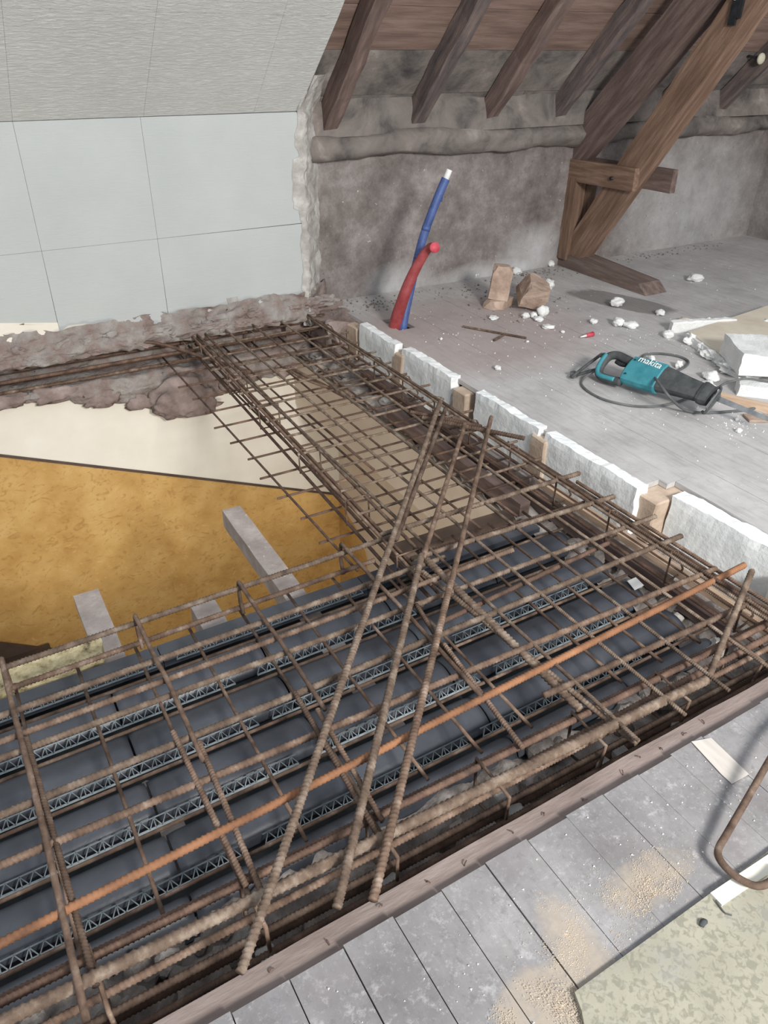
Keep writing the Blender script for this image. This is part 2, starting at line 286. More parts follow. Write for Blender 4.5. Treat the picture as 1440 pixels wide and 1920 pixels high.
def beam(name, a, b, w, h, m, parent=None, up=(0, 0, 1), bev=0.006, cuts=0, jit=0.0, seed=0):
    """squared timber from a to b (axis), local Z along it"""
    a, b = Vector(a), Vector(b); d = b - a; L = d.length; z = d.normalized(); x = Vector(up).cross(z)
    if x.length < 1e-4: x = Vector((1, 0, 0))
    x.normalize(); y = z.cross(x)
    bm = bmesh.new(); n = max(1, cuts)
    rings = []
    for k in range(n + 1):
        s = L * k / n; ring = []
        for (i, j) in ((-1, -1), (1, -1), (1, 1), (-1, 1)):
            p = Vector((i * w / 2, j * h / 2, s))
            if jit: p += noise.noise_vector(Vector((i * 2 + seed * 5.3, j * 2, s * 6))) * jit * (0.4 if k in (0, n) else 1)
            ring.append(bm.verts.new(p))
        rings.append(ring)
    for k in range(n):
        for i in range(4): bm.faces.new((rings[k][i], rings[k][(i + 1) % 4], rings[k + 1][(i + 1) % 4], rings[k + 1][i]))
    bm.faces.new(rings[0][::-1]); bm.faces.new(rings[-1])
    if bev: bmesh.ops.bevel(bm, geom=[e for e in bm.edges if len(e.link_faces) == 2 and e.calc_face_angle(0) > 0.7], offset=bev, segments=2, affect='EDGES')
    o = link(name, bm_mesh(name, bm), m)
    mw = Matrix((x, y, z)).transposed().to_4x4(); mw.translation = a
    if parent is not None:
        o.parent = parent; o.matrix_parent_inverse = Matrix.Translation(-Vector(parent.location))
    o.matrix_basis = mw
    return o
def sweep(name, pts, r, m, parent=None, sides=8, closed=False, smooth=True, sub=6, taper=None):
    """round tube through the points (Catmull-Rom)"""
    pts = [Vector(p) for p in pts]; c = pts[0].copy(); q = []
    n = len(pts)
    if sub > 1:
        for i in range(n if closed else n - 1):
            p0 = pts[(i - 1) % n] if closed or i > 0 else pts[0]; p1 = pts[i]; p2 = pts[(i + 1) % n]
            p3 = pts[(i + 2) % n] if closed or i + 2 < n else pts[-1]
            for k in range(sub):
                t = k / sub
                q.append(0.5 * ((2 * p1) + (p2 - p0) * t + (2 * p0 - 5 * p1 + 4 * p2 - p3) * t * t + (3 * p1 - p0 - 3 * p2 + p3) * t ** 3))
        if not closed: q.append(pts[-1])
    else: q = pts
    N = len(q); vs, fs = [], []; ref = Vector((0.13, 0.37, 0.92)); prev = None
    for i, p in enumerate(q):
        t = (q[(i + 1) % N] - q[i - 1]) if (closed or 0 < i < N - 1) else (q[1] - q[0] if i == 0 else q[-1] - q[-2])
        t.normalize()
        x = (prev - t * prev.dot(t)) if prev else ref.cross(t)
        if x.length < 1e-5: x = t.orthogonal()
        x.normalize(); prev = x.copy(); y = t.cross(x); rr = r * (taper(i / (N - 1)) if taper else 1)
        for k in range(sides):
            a = 2 * math.pi * k / sides; vs.append(p - c + (x * math.cos(a) + y * math.sin(a)) * rr)
    for i in range(N if closed else N - 1):
        for k in range(sides):
            a, b = i * sides + k, i * sides + (k + 1) % sides; i2 = (i + 1) % N
            fs.append((a, b, i2 * sides + (k + 1) % sides, i2 * sides + k))
    if not closed: fs.append(tuple(range(sides))[::-1]); fs.append(tuple((N - 1) * sides + k for k in range(sides)))
    o = link(name, mesh(name, vs, fs, smooth), m); o.location = c
    if parent is not None: child_of(o, parent)
    return o
_rb = {}
def ribbed(L, r, ribs=True):
    """straight steel bar along +X; ribbed bars carry raised slanting ribs"""
    key = (round(L, 2), r, ribs)
    if key in _rb: return _rb[key]
    L = max(0.02, round(L, 2)); vs, fs = [], []
    if ribs:
        sides = 10; pitch = r * 1.15; n = max(4, int(L / pitch * 4))
    else: sides = 7; n = max(1, int(L / 0.25))
    for i in range(n + 1):
        s = L * i / n
        for k in range(sides):
            a = 2 * math.pi * k / sides
            rr = r * (0.9 + (0.24 * max(0, math.cos(2 * math.pi * (s / pitch) + 2.4 * math.sin(a))) if ribs and abs(math.cos(a)) > 0.2 else 0.02 if ribs else 0.07))
            vs.append((s, rr * math.cos(a), rr * math.sin(a)))
    for i in range(n):
        for k in range(sides):
            a, b = i * sides + k, i * sides + (k + 1) % sides; fs.append((a, b, b + sides, a + sides))
    fs.append(tuple(range(sides))[::-1]); fs.append(tuple(n * sides + k for k in range(sides)))
    me = mesh('steel_bar', vs, fs, not ribs); _rb[key] = me
    if ribs: me.polygons.foreach_set('use_smooth', [True] * len(me.polygons))
    return me
_mt = {}
def bar(name, a, b, r, m, parent=None, ribs=True):
    a, b = Vector(a), Vector(b); d = b - a
    me = ribbed(d.length, r, ribs)
    if (me.name, m) not in _mt:
        c = me if not me.materials else me.copy()
        if not c.materials: c.materials.append(M[m])
        else: c.materials[0] = M[m]
        _mt[(me.name, m)] = c
    o = bpy.data.objects.new(name, _mt[(me.name, m)]); COL.objects.link(o)
    x = d.normalized(); z = Vector((0, 0, 1)) - x * x.z
    if z.length < 1e-3: z = Vector((1, 0, 0)) - x * x.x
    z.normalize(); y = z.cross(x)
    mw = Matrix((x, y, z)).transposed().to_4x4() @ Matrix.Rotation(random.uniform(0, 6.28), 4, 'X'); mw.translation = a
    if parent is not None:
        o.parent = parent; o.matrix_parent_inverse = Matrix.Translation(-Vector(parent.location))
    o.matrix_basis = mw
    return o
def rock(name, loc, size, m, parent=None, seed=0, sub=2, rough=0.35, rot=0.0, flat=False):
    bm = bmesh.new(); bmesh.ops.create_icosphere(bm, subdivisions=sub, radius=0.5)
    for v in bm.verts:
        n = v.co.normalized(); k = 1 + rough * noise.noise(n * 1.7 + Vector((seed * 7.3, seed * 1.9, 3))) + 0.5 * rough * noise.noise(n * 4.1 + Vector((seed, 2, seed * 3)))
        v.co = Vector((v.co.x * size[0], v.co.y * size[1], v.co.z * size[2])) * k
    zmin = min(v.co.z for v in bm.verts)
    for v in bm.verts: v.co.z = max(v.co.z - zmin * 0.75, 0.0)
    bmesh.ops.rotate(bm, verts=bm.verts, cent=(0, 0, 0), matrix=Matrix.Rotation(rot, 3, 'Z'))
    o = link(name, bm_mesh(name, bm, smooth=not flat), m); o.location = loc
    if parent is not None: child_of(o, parent)
    return o
def fracture(name, loc, size, m, seed=0, rot=0.0, cuts=9, tilt=(0, 0)):
    """angular broken block: a box cut by random planes"""
    rnd = random.Random(seed)
    bm = boxbm((-size[0] / 2, -size[1] / 2, 0), (size[0] / 2, size[1] / 2, size[2]))
    for _ in range(cuts):
        d = Vector((rnd.uniform(-1, 1), rnd.uniform(-1, 1), rnd.uniform(-0.3, 1))).normalized()
        dist = 0.5 * sum(abs(d[i]) * size[i] for i in range(3)) * rnd.uniform(0.66, 0.9)
        g = bmesh.ops.bisect_plane(bm, geom=bm.verts[:] + bm.edges[:] + bm.faces[:], plane_co=Vector((0, 0, size[2] / 2)) + d * dist, plane_no=d, clear_outer=True)
        e = [x for x in g['geom_cut'] if isinstance(x, bmesh.types.BMEdge)]
        if e:
            try: bmesh.ops.contextual_create(bm, geom=e)
            except Exception: pass
    bmesh.ops.triangulate(bm, faces=bm.faces[:]); bmesh.ops.subdivide_edges(bm, edges=bm.edges[:], cuts=2, use_grid_fill=True)
    for v in bm.verts: v.co += noise.noise_vector(v.co * 28 + Vector((seed, 0, 0))) * 0.05 * min(size)
    R = Matrix.Rotation(rot, 3, 'Z') @ Matrix.Rotation(tilt[0], 3, 'X') @ Matrix.Rotation(tilt[1], 3, 'Y')
    bmesh.ops.rotate(bm, verts=bm.verts, cent=(0, 0, 0), matrix=R)
    zm = min(v.co.z for v in bm.verts)
    for v in bm.verts: v.co.z -= zm
    o = link(name, bm_mesh(name, bm), m); o.location = loc; return o
def heightwall(name, x0, x1, z0, z1, nx, nz, fn, m):
    """rough upright surface: fn(x, z, u, v) -> y (or a full Vector)"""
    vs, fs = [], []
    for j in range(nz + 1):
        for i in range(nx + 1):
            u, v = i / nx, j / nz; x = x0 + (x1 - x0) * u; z = z0 + (z1 - z0) * v
            p = fn(x, z, u, v); vs.append(p if isinstance(p, Vector) else Vector((x, p, z)))
    for j in range(nz):
        for i in range(nx):
            a = j * (nx + 1) + i; fs.append((a, a + 1, a + nx + 2, a + nx + 1))
    return link(name, mesh(name, vs, fs, True), m)
def prism(name, poly, d, m, parent=None):
    """flat polygon (3-D points) thickened by the vector d"""
    poly = [Vector(p) for p in poly]; d = Vector(d); n = len(poly); c = poly[0].copy()
    bm = bmesh.new(); a = [bm.verts.new(p - c) for p in poly]; b = [bm.verts.new(p - c + d) for p in poly]
    bm.faces.new(a); bm.faces.new(b[::-1])
    for i in range(n): bm.faces.new((a[i], b[i], b[(i + 1) % n], a[(i + 1) % n]))
    bmesh.ops.triangulate(bm, faces=[f for f in bm.faces if len(f.verts) > 4])
    o = link(name, bm_mesh(name, bm), m); o.location = c
    if parent is not None: child_of(o, parent)
    return o
def fb(p, s, off=0.0): return noise.noise(Vector((p[0] * s + off, p[1] * s + off * 1.7, p[2] * s)))
#@@STRUCT
# ================================================================== THE SETTING
# ---- floorboards: near landing and the floor beyond the opening, boards running in Y
floor = empty('floor', (2.1, 0.66, 0)); tag(floor, kind='structure')
BW = 0.1108
def board(x0, x1, y0, y1, m, k):
    g = 0.0012 if x0 < 0.7 else 0.0005
    bx = boxbm((g, 0, -0.022), (x1 - x0 - g, y1 - y0, 0), g)
    o = link('floorboard', bm_mesh('floorboard', bx), m); o.location = (x0, y0, (-0.0012 if x0 < 0.7 else -0.0005) * (k * 7 % 3)); child_of(o, floor); return o
k = 0; x = 0.222 - 8 * BW
while x < 2.09:
    board(x, min(x + BW, 2.1), -1.3, 0.664 + 0.003 * math.sin(k * 2.3), 'floor_near', k); x += BW; k += 1
board(2.1, 2.1 + BW, -1.3, 0.664, 'floor_near', k); board(2.1 + BW, 2.1 + BW + 0.045, -1.3, 0.66, 'floor_near', k + 1)
x = 2.1; k = 0
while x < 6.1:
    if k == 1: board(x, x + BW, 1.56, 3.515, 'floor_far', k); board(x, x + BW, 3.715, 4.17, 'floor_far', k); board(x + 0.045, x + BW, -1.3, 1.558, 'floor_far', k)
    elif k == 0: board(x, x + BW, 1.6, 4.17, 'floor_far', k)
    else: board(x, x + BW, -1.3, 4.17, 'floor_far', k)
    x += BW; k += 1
# pale bare stretch of the near floor where a strip was taken up
bp = [P(1296, 1391, 0.001), P(1333, 1384, 0.001), P(1404, 1452, 0.001), P(1372, 1470, 0.001), P(1352, 1452, 0.001)]
o = prism('bare_floor_patch', bp, (0, 0, 0.0015), 'bare', floor)
gap_sheet = box('floor_blackout_sheet', (-0.8, -1.3, -0.06), (2.26, 0.6, -0.03), 'lowerfloor'); tag(gap_sheet, kind='structure')  # unseen dark sheet added so the gaps between near boards look dark
gap_sheet = box('floor_blackout_sheet', (2.13, -1.3, -0.26), (6.1, 4.17, -0.23), 'lowerfloor'); tag(gap_sheet, kind='structure')  # unseen dark sheet added below the far floor against light leaking up
hd = beam('trim_1', (-0.8, 0.69, -0.137), (2.28, 0.69, -0.137), 0.072, 0.23, 'header', up=(0, 0, 1), bev=0.004, cuts=40, jit=0.004)
tag(hd, 'dusty brown header timber along the cut edge of the near floor', kind='structure')

# ---- knee wall, wall plate, roof slope
wk = heightwall('wall_back', 1.98, 6.15, -0.03, 0.98, 120, 30, lambda x, z, u, v: 4.17 + 0.012 * fb((x, z, 0), 3) + 0.006 * fb((x, z, 0), 14), 'knee'); tag(wk, kind='structure')
wp = sweep('wall_plate', [(1.9 + 0.1 * i, 4.145 + 0.012 * fb((i * 0.3, 0, 0), 1), 0.875 + 0.014 * fb((i * 0.3, 4, 0), 1)) for i in range(43)], 0.068, 'roofboard_grey', None, 14, sub=3)
for v in wp.data.vertices:
    v.co += noise.noise_vector(Vector((v.co.x * 2.2, v.co.y * 12, v.co.z * 12))) * 0.034 + noise.noise_vector(Vector((v.co.x * 11, v.co.y * 30, v.co.z * 30))) * 0.008
tag(wp, 'plaster smeared horizontal wall plate timber on top of the knee wall', 'timber')
pl = heightwall('wall_plaster_band', 1.98, 6.1, 0.93, 1.16, 120, 10,
                lambda x, z, u, v: 4.1 + 0.04 * v + 0.02 * fb((x, z, 0), 2.6) + 0.012 * fb((x, z, 5), 9) + 0.05 * max(0, fb((x, z * 2, 9), 1.7)), 'roofboard_grey'); tag(pl, kind='structure')
PITCH = math.radians(47); SD = Vector((0, -math.cos(PITCH), math.sin(PITCH))); SN = Vector((0, -math.sin(PITCH), -math.cos(PITCH)))  # up the slope / into the room
S0 = Vector((0, 4.22, 1.02))
roof = empty('roof_boarding', (2.0, 4.22, 1.02)); tag(roof, kind='structure')
bounds = [-0.1, 0.15, 0.448, 0.706, 0.97, 1.24, 1.5, 1.76, 1.95]
for i in range(len(bounds) - 1):
    c = S0 + SD * (bounds[i] + bounds[i + 1]) / 2 - SN * 0.012
    w = bounds[i + 1] - bounds[i] - 0.006
    g = 'roofboard_grey' if i < 2 else 'roofboard'
    xs = [1.55, 6.3] if i % 2 else [1.55, 3.46 + 0.3 * i, 6.3]
    for a, b in zip(xs[:-1], xs[1:]):
        o = beam('roof_board', (a, c.y, c.z), (b - 0.004, c.y, c.z), w, 0.022, g, roof, up=SN, bev=0.003, cuts=14, jit=0.004, seed=i)
for i, xr in enumerate((2.11, 2.68, 3.21, 3.77, 4.75, 5.35, 5.9)):
    a = S0 + SD * (0.02 + 0.03 * math.sin(i * 2)) + SN * 0.055; b = S0 + SD * 1.85 + SN * 0.055
    names = ['leftmost rafter, against the white panelled slope', 'second rafter from the white panelled slope, rising behind the blue pipe',
             'third rafter from the white panelled slope, above the broken stones', 'fourth rafter from the white panelled slope, just left of the truss',
             'first rafter to the right of the truss', 'second rafter to the right of the truss', 'rafter at the far right corner of the roof']
    o = beam('rafter', (xr, a.y, a.z), (xr + 0.01, b.y, b.z), 0.085, 0.1, 'oak_red' if i in (0, 2) else 'oak_dark', up=SN, bev=0.02, cuts=16, jit=0.014, seed=i + 2)
    tag(o, 'weathered ' + names[i], 'rafter', 'roof rafters')
wr = heightwall('wall_right', 0, 1, -0.02, 2.4, 50, 20, lambda x, z, u, v: Vector((6.1 + 0.02 * fb((u * 5, z, 0), 2), 4.2 - 5.2 * u, z)), 'knee'); tag(wr, kind='structure')

# ---- white panelled wall and slope on the left
YW = 4.0
wl = empty('wall_left', (1.86, YW, 0.1)); tag(wl, kind='structure')
def ragged(px0, px1, n, amp):
    out = []
    for i in range(n + 1):
        t = i / n; p = PY(px0[0] + (px1[0] - px0[0]) * t, px0[1] + (px1[1] - px0[1]) * t, YW); p.z += amp * fb((p.x, 0, 0), 23) + amp * 0.6 * fb((p.x, 0, 4), 61); out.append(p)
    return out
xj = [-1.6, -0.6, -0.06, 0.487, 1.045, 1.862]
ZM, ZK = 0.522, 1.074
def panelpoly(xa, xb, za, zb, bottom=None, right=None, parent=wl):
    g = 0.0006
    pts = [(xb - g, zb - g), (xa + g, zb - g), (xa + g, za + g)]
    if bottom: pts = [(xb - g, zb - g), (xa + g, zb - g)] + bottom
    else: pts += [(xb - g, za + g)]
    if right: pts = [q for q in pts if q[0] < xb - 0.01] + right
    return prism('wall_panel', [(p[0], YW, p[1]) for p in pts], (0, 0.012, 0), 'panel', parent)
def botz(xx): return 0.118 - 0.02 * (xx - 0.2) + 0.012 * fb((xx, 0, 0), 19) + 0.008 * fb((xx, 3, 0), 55) - (0.018 if 0.75 < xx < 1.4 else 0)
for i in range(5):
    xa, xb = xj[i], xj[i + 1]
    n = 14; bt = [(xa + 0.0012 + (xb - xa - 0.0024) * t / n, botz(xa + (xb - xa) * t / n)) for t in range(n + 1)]
    if i == 4:
        r1 = [(xb + 0.004 + 0.014 * fb((0, zz, 0), 21), zz) for zz in [ZM + 0.002 + (ZK - ZM - 0.004) * t / 14 for t in range(15)]]
        r2 = [(xb + 0.012 + 0.006 * fb((0, zz, 0), 21), zz) for zz in [0.1 + (ZM - 0.1 - 0.002) * t / 10 for t in range(11)]]
        panelpoly(xa, xb, ZM, ZK, right=r1); panelpoly(xa, xb, 0, ZM, bottom=bt, right=r2)
    else:
        panelpoly(xa, xb, ZM, ZK); panelpoly(xa, xb, 0, ZM, bottom=bt)
bk = box('wall_left_backing', (-1.7, YW + 0.013, 0.06), (1.9, YW + 0.2, 1.1), 'mortar_grey'); tag(bk, kind='structure')
ce = empty('ceiling', (1.86, YW, ZK)); tag(ce, kind='structure')
CP = math.radians(44.5); CD = Vector((0, -math.cos(CP), math.sin(CP))); CN = Vector((0, math.sin(CP), math.cos(CP)))
xc = [-1.6, -0.6, -0.06, 0.487, 1.06, 1.615, 1.885]
sj = [0.002, 0.585, 1.17, 1.8]
for i in range(6):
    for j in range(3):
        xa, xb = xc[i] + 0.0004, xc[i + 1] - 0.0004
        q = [Vector((xx, YW, ZK)) + CD * s for xx, s in ((xa, sj[j] + 0.001), (xb + (0.012 * 0 if i < 5 else -0.022 if j == 0 else 0), sj[j] + 0.001), (xb, sj[j + 1] - 0.001), (xa, sj[j + 1] - 0.001))]
        prism('ceiling_panel', q, CN * 0.012, 'panel_rough', ce)
cb = prism('ceiling_backing', [Vector((xx, YW, ZK)) + CD * s + CN * 0.013 for xx, s in ((-1.7, 0), (1.885, 0), (1.885, 1.8), (-1.7, 1.8))], CN * 0.16, 'roofboard_grey'); tag(cb, kind='structure')
# broken plaster return between the white wall and the knee wall
def ret(x, z, u, v):
    zz = -0.06 + 1.3 * v; a = Vector((1.862, 3.998, zz)); b = Vector((2.05, 4.175, zz)); p = a.lerp(b, u)
    if zz < 1.07: p.y = min(p.y, 3.992 + max(0, u - 0.15) * 0.22)
    if zz > 1.07: p += Vector((0, -(zz - 1.07) * 0.9, 0))
    k = 1.0 if u < 0.83 else 0.4
    if zz < 1.07: p.y -= 0.02 * max(0, 1 - u * 3)
    p += Vector((0.7, -0.7, 0)) * (0.03 * fb((u * 0.3, zz, 2), 9) + 0.016 * fb((u, zz, 2), 28)) * max(k, 0.1)
    if u == 0: p.x -= 0.012 + 0.03 * abs(fb((0, zz, 8), 8)) + (0.035 if 0.6 < zz < 0.86 else 0); p.y = 3.9975 if zz < 1.07 else p.y
    return p
o = heightwall('wall_plaster_return', 0, 1, 0, 1, 14, 110, ret, 'mortar_grey'); tag(o, kind='structure')

# ---- rough masonry under the white wall: rubble band, bar chase, mortar lip
lip = [PY(a, b, 3.99) for a, b in ((0, 772), (45, 754), (90, 750), (112, 758), (126, 748), (142, 762), (200, 763), (240, 760), (310, 779), (372, 775), (415, 746), (450, 722), (545, 704), (627, 684), (660, 676))]
def lipz(xx):
    for p, q in zip(lip[:-1], lip[1:]):
        if p.x <= xx <= q.x: return p.z + (q.z - p.z) * (xx - p.x) / (q.x - p.x)
    return lip[0].z if xx < lip[0].x else lip[-1].z
prof = [(0.0, 3.985, 0.15), (0.12, 3.978, 0.08), (0.24, 3.965, 0.02), (0.33, 3.975, -0.025), (0.38, 4.04, -0.045), (0.46, 4.12, -0.06), (0.58, 4.13, -0.13), (0.66, 4.04, -0.16), (0.72, 3.985, -0.165), (0.86, 3.975, None), (0.97, 3.99, None), (1.0, 4.025, None)]
def mas(x, z, u, v):
    xx = -1.6 + 3.68 * u
    lz = lipz(xx) + 0.012 * fb((xx, 0, 0), 17)
    t = 1 - v
    for (t0, y0, z0), (t1, y1, z1) in zip(prof[:-1], prof[1:]):
        if t0 <= t <= t1:
            za = z0 if z0 is not None else -0.165 + (lz + 0.165) * (t0 - 0.72) / 0.28
            zb = z1 if z1 is not None else -0.165 + (lz + 0.165) * (t1 - 0.72) / 0.28
            f = (t - t0) / (t1 - t0); y = y0 + (y1 - y0) * f; zc = za + (zb - za) * f; break
    p = Vector((xx, y, zc)); A = 0.3 if v < 0.02 else 1.0
    nv = noise.noise_vector(Vector((xx * 7, y * 9, zc * 11))) * 0.022 + noise.noise_vector(Vector((xx * 22, y * 20, zc * 26))) * 0.01
    p += Vector((0, nv.y, nv.z)) * A
    tb_ = noise.turbulence(Vector((xx * 9, y * 9, zc * 14)), 4, True); p.y += (0.5 - tb_) * 0.03 * A
    if xx > 1.84: p.y += (xx - 1.84) * 0.75
    if 0.28 < t < 0.4: p.z += 0.03 * fb((xx, 0, 3), 4)
    return p
ms = heightwall('wall_masonry_back', 0, 1, 0, 1, 300, 70, mas, 'mortar_band'); tag(ms, kind='structure')
rnd = random.Random(21)
for i in range(58):                     # broken stones and plaster lumps sticking out of the cut
    x = -0.5 + 2.5 * (i + rnd.random()) / 58; s = rnd.uniform(0.05, 0.12)
    rock('stone', (x, 3.99 + rnd.uniform(-0.01, 0.01), rnd.uniform(-0.03, 0.06)), (s * 1.4, 0.045, s * 0.6), ('mortar_band', 'mortar_band', 'mortar')[i % 3], ms, i + 300, 3, 0.7, 0.0, True)
for i in range(14):
    x = -0.4 + 2.3 * (i + rnd.random()) / 14
    rock('mortar_lump', (x, 3.985, lipz(x) + 0.0), (rnd.uniform(0.1, 0.25), 0.04, 0.09), 'mortar', ms, i + 400, 3, 0.6, 0.0, False)
for (pp, mm) in (([(-20, 606), (60, 610), (108, 605), (112, 622), (80, 634), (30, 640), (-20, 648)], 'cream'), ([(112, 624), (128, 611), (160, 607), (198, 613), (202, 622), (160, 632), (120, 636)], 'cream'), ([(425, 560), (446, 556), (450, 575), (440, 585), (430, 578)], 'mortar_grey')):
    prism('plaster_patch', [PY(a, b, 3.9965) for a, b in pp], (0, 0.004, 0), mm, ms)
cm = box('wall_corner_backing', (1.75, 4.06, -0.3), (2.14, 4.3, 0.03), 'mortar'); tag(cm, kind='structure')
cm = box('wall_corner_mortar', (1.9, 3.82, -0.25), (2.115, 4.2, -0.012), 'mortar', None, 0, 8, 0.035, 6); tag(cm, kind='structure')

# ---- the room below, seen through the opening
o = box('wall_lower_back', (-1.7, 4.02, -2.85), (2.07, 4.16, -0.2), 'cream'); tag(o, kind='structure')
o = box('wall_lower_right', (2.07, 0.7, -2.85), (2.13, 4.2, -0.24), 'beige'); tag(o, kind='structure')
o = box('wall_lower_left', (-1.75, 0.7, -2.85), (-1.6, 4.2, 0.0), 'cream'); tag(o, kind='structure')
o = box('wall_lower_front', (-1.7, 0.6, -2.85), (2.1, 0.94, -0.26), 'rubble'); tag(o, kind='structure')
o = box('floor_lower', (-1.7, 0.6, -2.9), (2.2, 4.2, -2.85), 'lowerfloor'); tag(o, kind='structure')
a, b = PY(0, 857, 4.0), PY(605, 926, 4.0); sl = (b.z - a.z) / (b.x - a.x)
zl = a.z + sl * (-1.6 - a.x); zr = a.z + sl * (2.066 - a.x)
o = prism('wallpaper_field', [(-1.6, 4.014, zl), (2.066, 4.014, zr), (2.066, 4.014, -2.85), (-1.6, 4.014, -2.85)], (0, 0.006, 0), 'osb'); tag(o, kind='structure')
o = beam('trim_2', (-1.6, 4.012, zl + 0.004), (2.066, 4.012, zr + 0.004), 0.012, 0.012, 'lowerfloor', bev=0.002); tag(o, 'thin dark edging along the top of the yellow wallpaper', kind='structure')
q = [PX(634, 945, 2.066), PX(652, 968, 2.066), PX(668, 992, 2.066), PX(680, 1015, 2.066), PX(688, 1045, 2.066), PX(690, 1090, 2.066)]
q = [(2.064, p.y, p.z) for p in q]
o = prism('wallpaper_field', [(2.064, 4.014, zr)] + q[1:] + [(2.064, q[-1][1], -2.85), (2.064, 4.014, -2.85)], (0.005, 0, 0), 'osb'); tag(o, kind='structure')
stair = empty('staircase', (0.2, 3.4, -2.85)); tag(stair, 'dark wooden staircase descending in the room below the opening', 'staircase')
for i in range(7):
    xx = -1.5 + 0.3 * i; z = -0.98 - 0.2 * i
    box('tread', (xx, 2.95, z - 0.03), (xx + 0.33, 4.0, z), 'lowerfloor', stair, bev=0.004)
    box('riser', (xx + 0.31, 2.95, z - 0.2), (xx + 0.325, 4.0, z - 0.03), 'lowerfloor', stair)
prism('stringer', [(-1.55, 3.985, -0.78), (0.75, 3.985, -2.3), (0.75, 3.985, -2.6), (-1.55, 3.985, -1.1)], (0, 0.02, 0), 'lowerfloor', stair)

# ---- rubble tops of the walls on which the slab bears
def field(name, x0, x1, y0, y1, nx, ny, z, amp, m):
    vs, fs = [], []
    for j in range(ny + 1):
        for i in range(nx + 1):
            x = x0 + (x1 - x0) * i / nx; y = y0 + (y1 - y0) * j / ny
            vs.append((x, y, z + amp * fb((x, y, 0), 9) + amp * 0.6 * fb((x, y, 2), 27)))
    for j in range(ny):
        for i in range(nx):
            a = j * (nx + 1) + i; fs.append((a, a + 1, a + nx + 2, a + nx + 1))
    return link(name, mesh(name, vs, fs, True), m)
rb1 = field('wall_top_front', -0.8, 2.3, 0.72, 0.985, 180, 22, -0.215, 0.045, 'rubble'); tag(rb1, kind='structure')
rb2 = field('wall_top_right', 1.77, 2.13, 0.72, 4.1, 30, 200, -0.215, 0.04, 'rubble'); tag(rb2, kind='structure')
o = box('wall_top_right_side', (1.77, 1.9, -0.55), (2.07, 4.02, -0.235), 'beige'); tag(o, kind='structure')
rnd = random.Random(3)
for i in range(64):
    x = rnd.uniform(-0.35, 1.75); y = rnd.uniform(0.77, 0.95); s = rnd.uniform(0.025, 0.065)
    rock('stone', (x, y, -0.225), (s * rnd.uniform(1, 1.6), s, s * 0.9), 'rubble', rb1, i, 2, 0.5, rnd.uniform(0, 3), True)
for i in range(70):
    x = rnd.uniform(1.82, 2.04); y = 0.78 + 3.1 * (i + rnd.random()) / 70; s = rnd.uniform(0.03, 0.075)
    rock('stone', (x, y, -0.225), (s, s * rnd.uniform(1, 1.6), s * 0.8), 'mortar_grey' if i % 4 == 0 else 'rubble', rb2, i + 100, 2, 0.5, rnd.uniform(0, 3), True)
# ================================================================== TIMBER TRUSS
XT = 4.07
tr = empty('roof_truss', (XT, 4.1, 0)); tag(tr, 'heavy brown timber roof truss foot with sloping strut and twin collar boards', 'roof truss')
sa, sb = Vector((XT, 4.12, 0.04)), Vector((XT, 2.86, 1.98))
o = beam('strut', sa, sb, 0.14, 0.17, 'oak', tr, up=SN, bev=0.008, cuts=18, jit=0.006, seed=1); tag(o, 'brown sloping strut with a paler worn edge')
beam('principal_rafter', (XT - 0.02, 4.32, 0.63), (XT - 0.02, 2.9, 2.14), 0.15, 0.2, 'oak_red', tr, up=SN, bev=0.01, cuts=14, jit=0.008, seed=5)
for s, y1 in ((-1, 3.58), (1, 3.43)):
    beam('collar_board', (XT + s * 0.087, 4.2, 0.645), (XT + s * 0.087, y1, 0.665), 0.045, 0.135, 'oak' if s < 0 else 'oak_red', tr, up=(0, 0, 1), bev=0.006, cuts=8, jit=0.005, seed=9 + s)
o = bar('bolt', (XT - 0.125, 3.76, 0.65), (XT + 0.125, 3.76, 0.66), 0.012, 'black', tr, False)
beam('post', (XT - 0.06, 4.125, 0.06), (XT - 0.06, 4.125, 0.6), 0.1, 0.08, 'oak', tr, up=(0, 1, 0), bev=0.006, cuts=10, jit=0.006, seed=12)
beam('knee_block', (XT + 0.04, 4.11, 0.06), (XT + 0.04, 4.09, 0.62), 0.08, 0.06, 'oak', tr, up=(0, 1, 0), bev=0.006, cuts=8, jit=0.005, seed=14)
tb = prism('tie_beam', [(XT - 0.09, 4.2, 0), (XT - 0.09, 3.32, 0), (XT - 0.09, 3.4, 0.06), (XT - 0.09, 4.2, 0.1)], (0.2, 0, 0), 'oak_y', tr)
# black iron strap on the strut, pale knob on the plaster
st = empty('iron_bracket', PX(1375, 30, XT - 0.07)); tag(st, 'black iron bracket hanging on the upper strut of the truss', 'bracket')
c = PX(1378, 22, XT - 0.075)
box('strap', (c.x - 0.012, c.y - 0.022, c.z - 0.06), (c.x + 0.002, c.y + 0.022, c.z + 0.3), 'black', st, bev=0.002)
box('side_plate', (c.x - 0.012, c.y - 0.045, c.z - 0.03), (c.x + 0.05, c.y - 0.024, c.z + 0.3), 'black', st, bev=0.002)
sweep('cable', [c + Vector((-0.02, -0.005, 0.3)), c + Vector((-0.022, 0.0, 0.16)), c + Vector((-0.018, 0.004, 0.05))], 0.006, 'white', st)
kp = PY(1427, 110, 3.83)
kn = empty('porcelain_knob', kp); tag(kn, 'round cream knob stuck on the grey roof plaster at the right edge', 'knob')
bm = bmesh.new(); bmesh.ops.create_uvsphere(bm, u_segments=20, v_segments=12, radius=0.035)
for v in bm.verts: v.co.y *= 0.55
o = link('knob_head', bm_mesh('knob_head', bm, True), 'knob'); o.location = kp; child_of(o, kn)
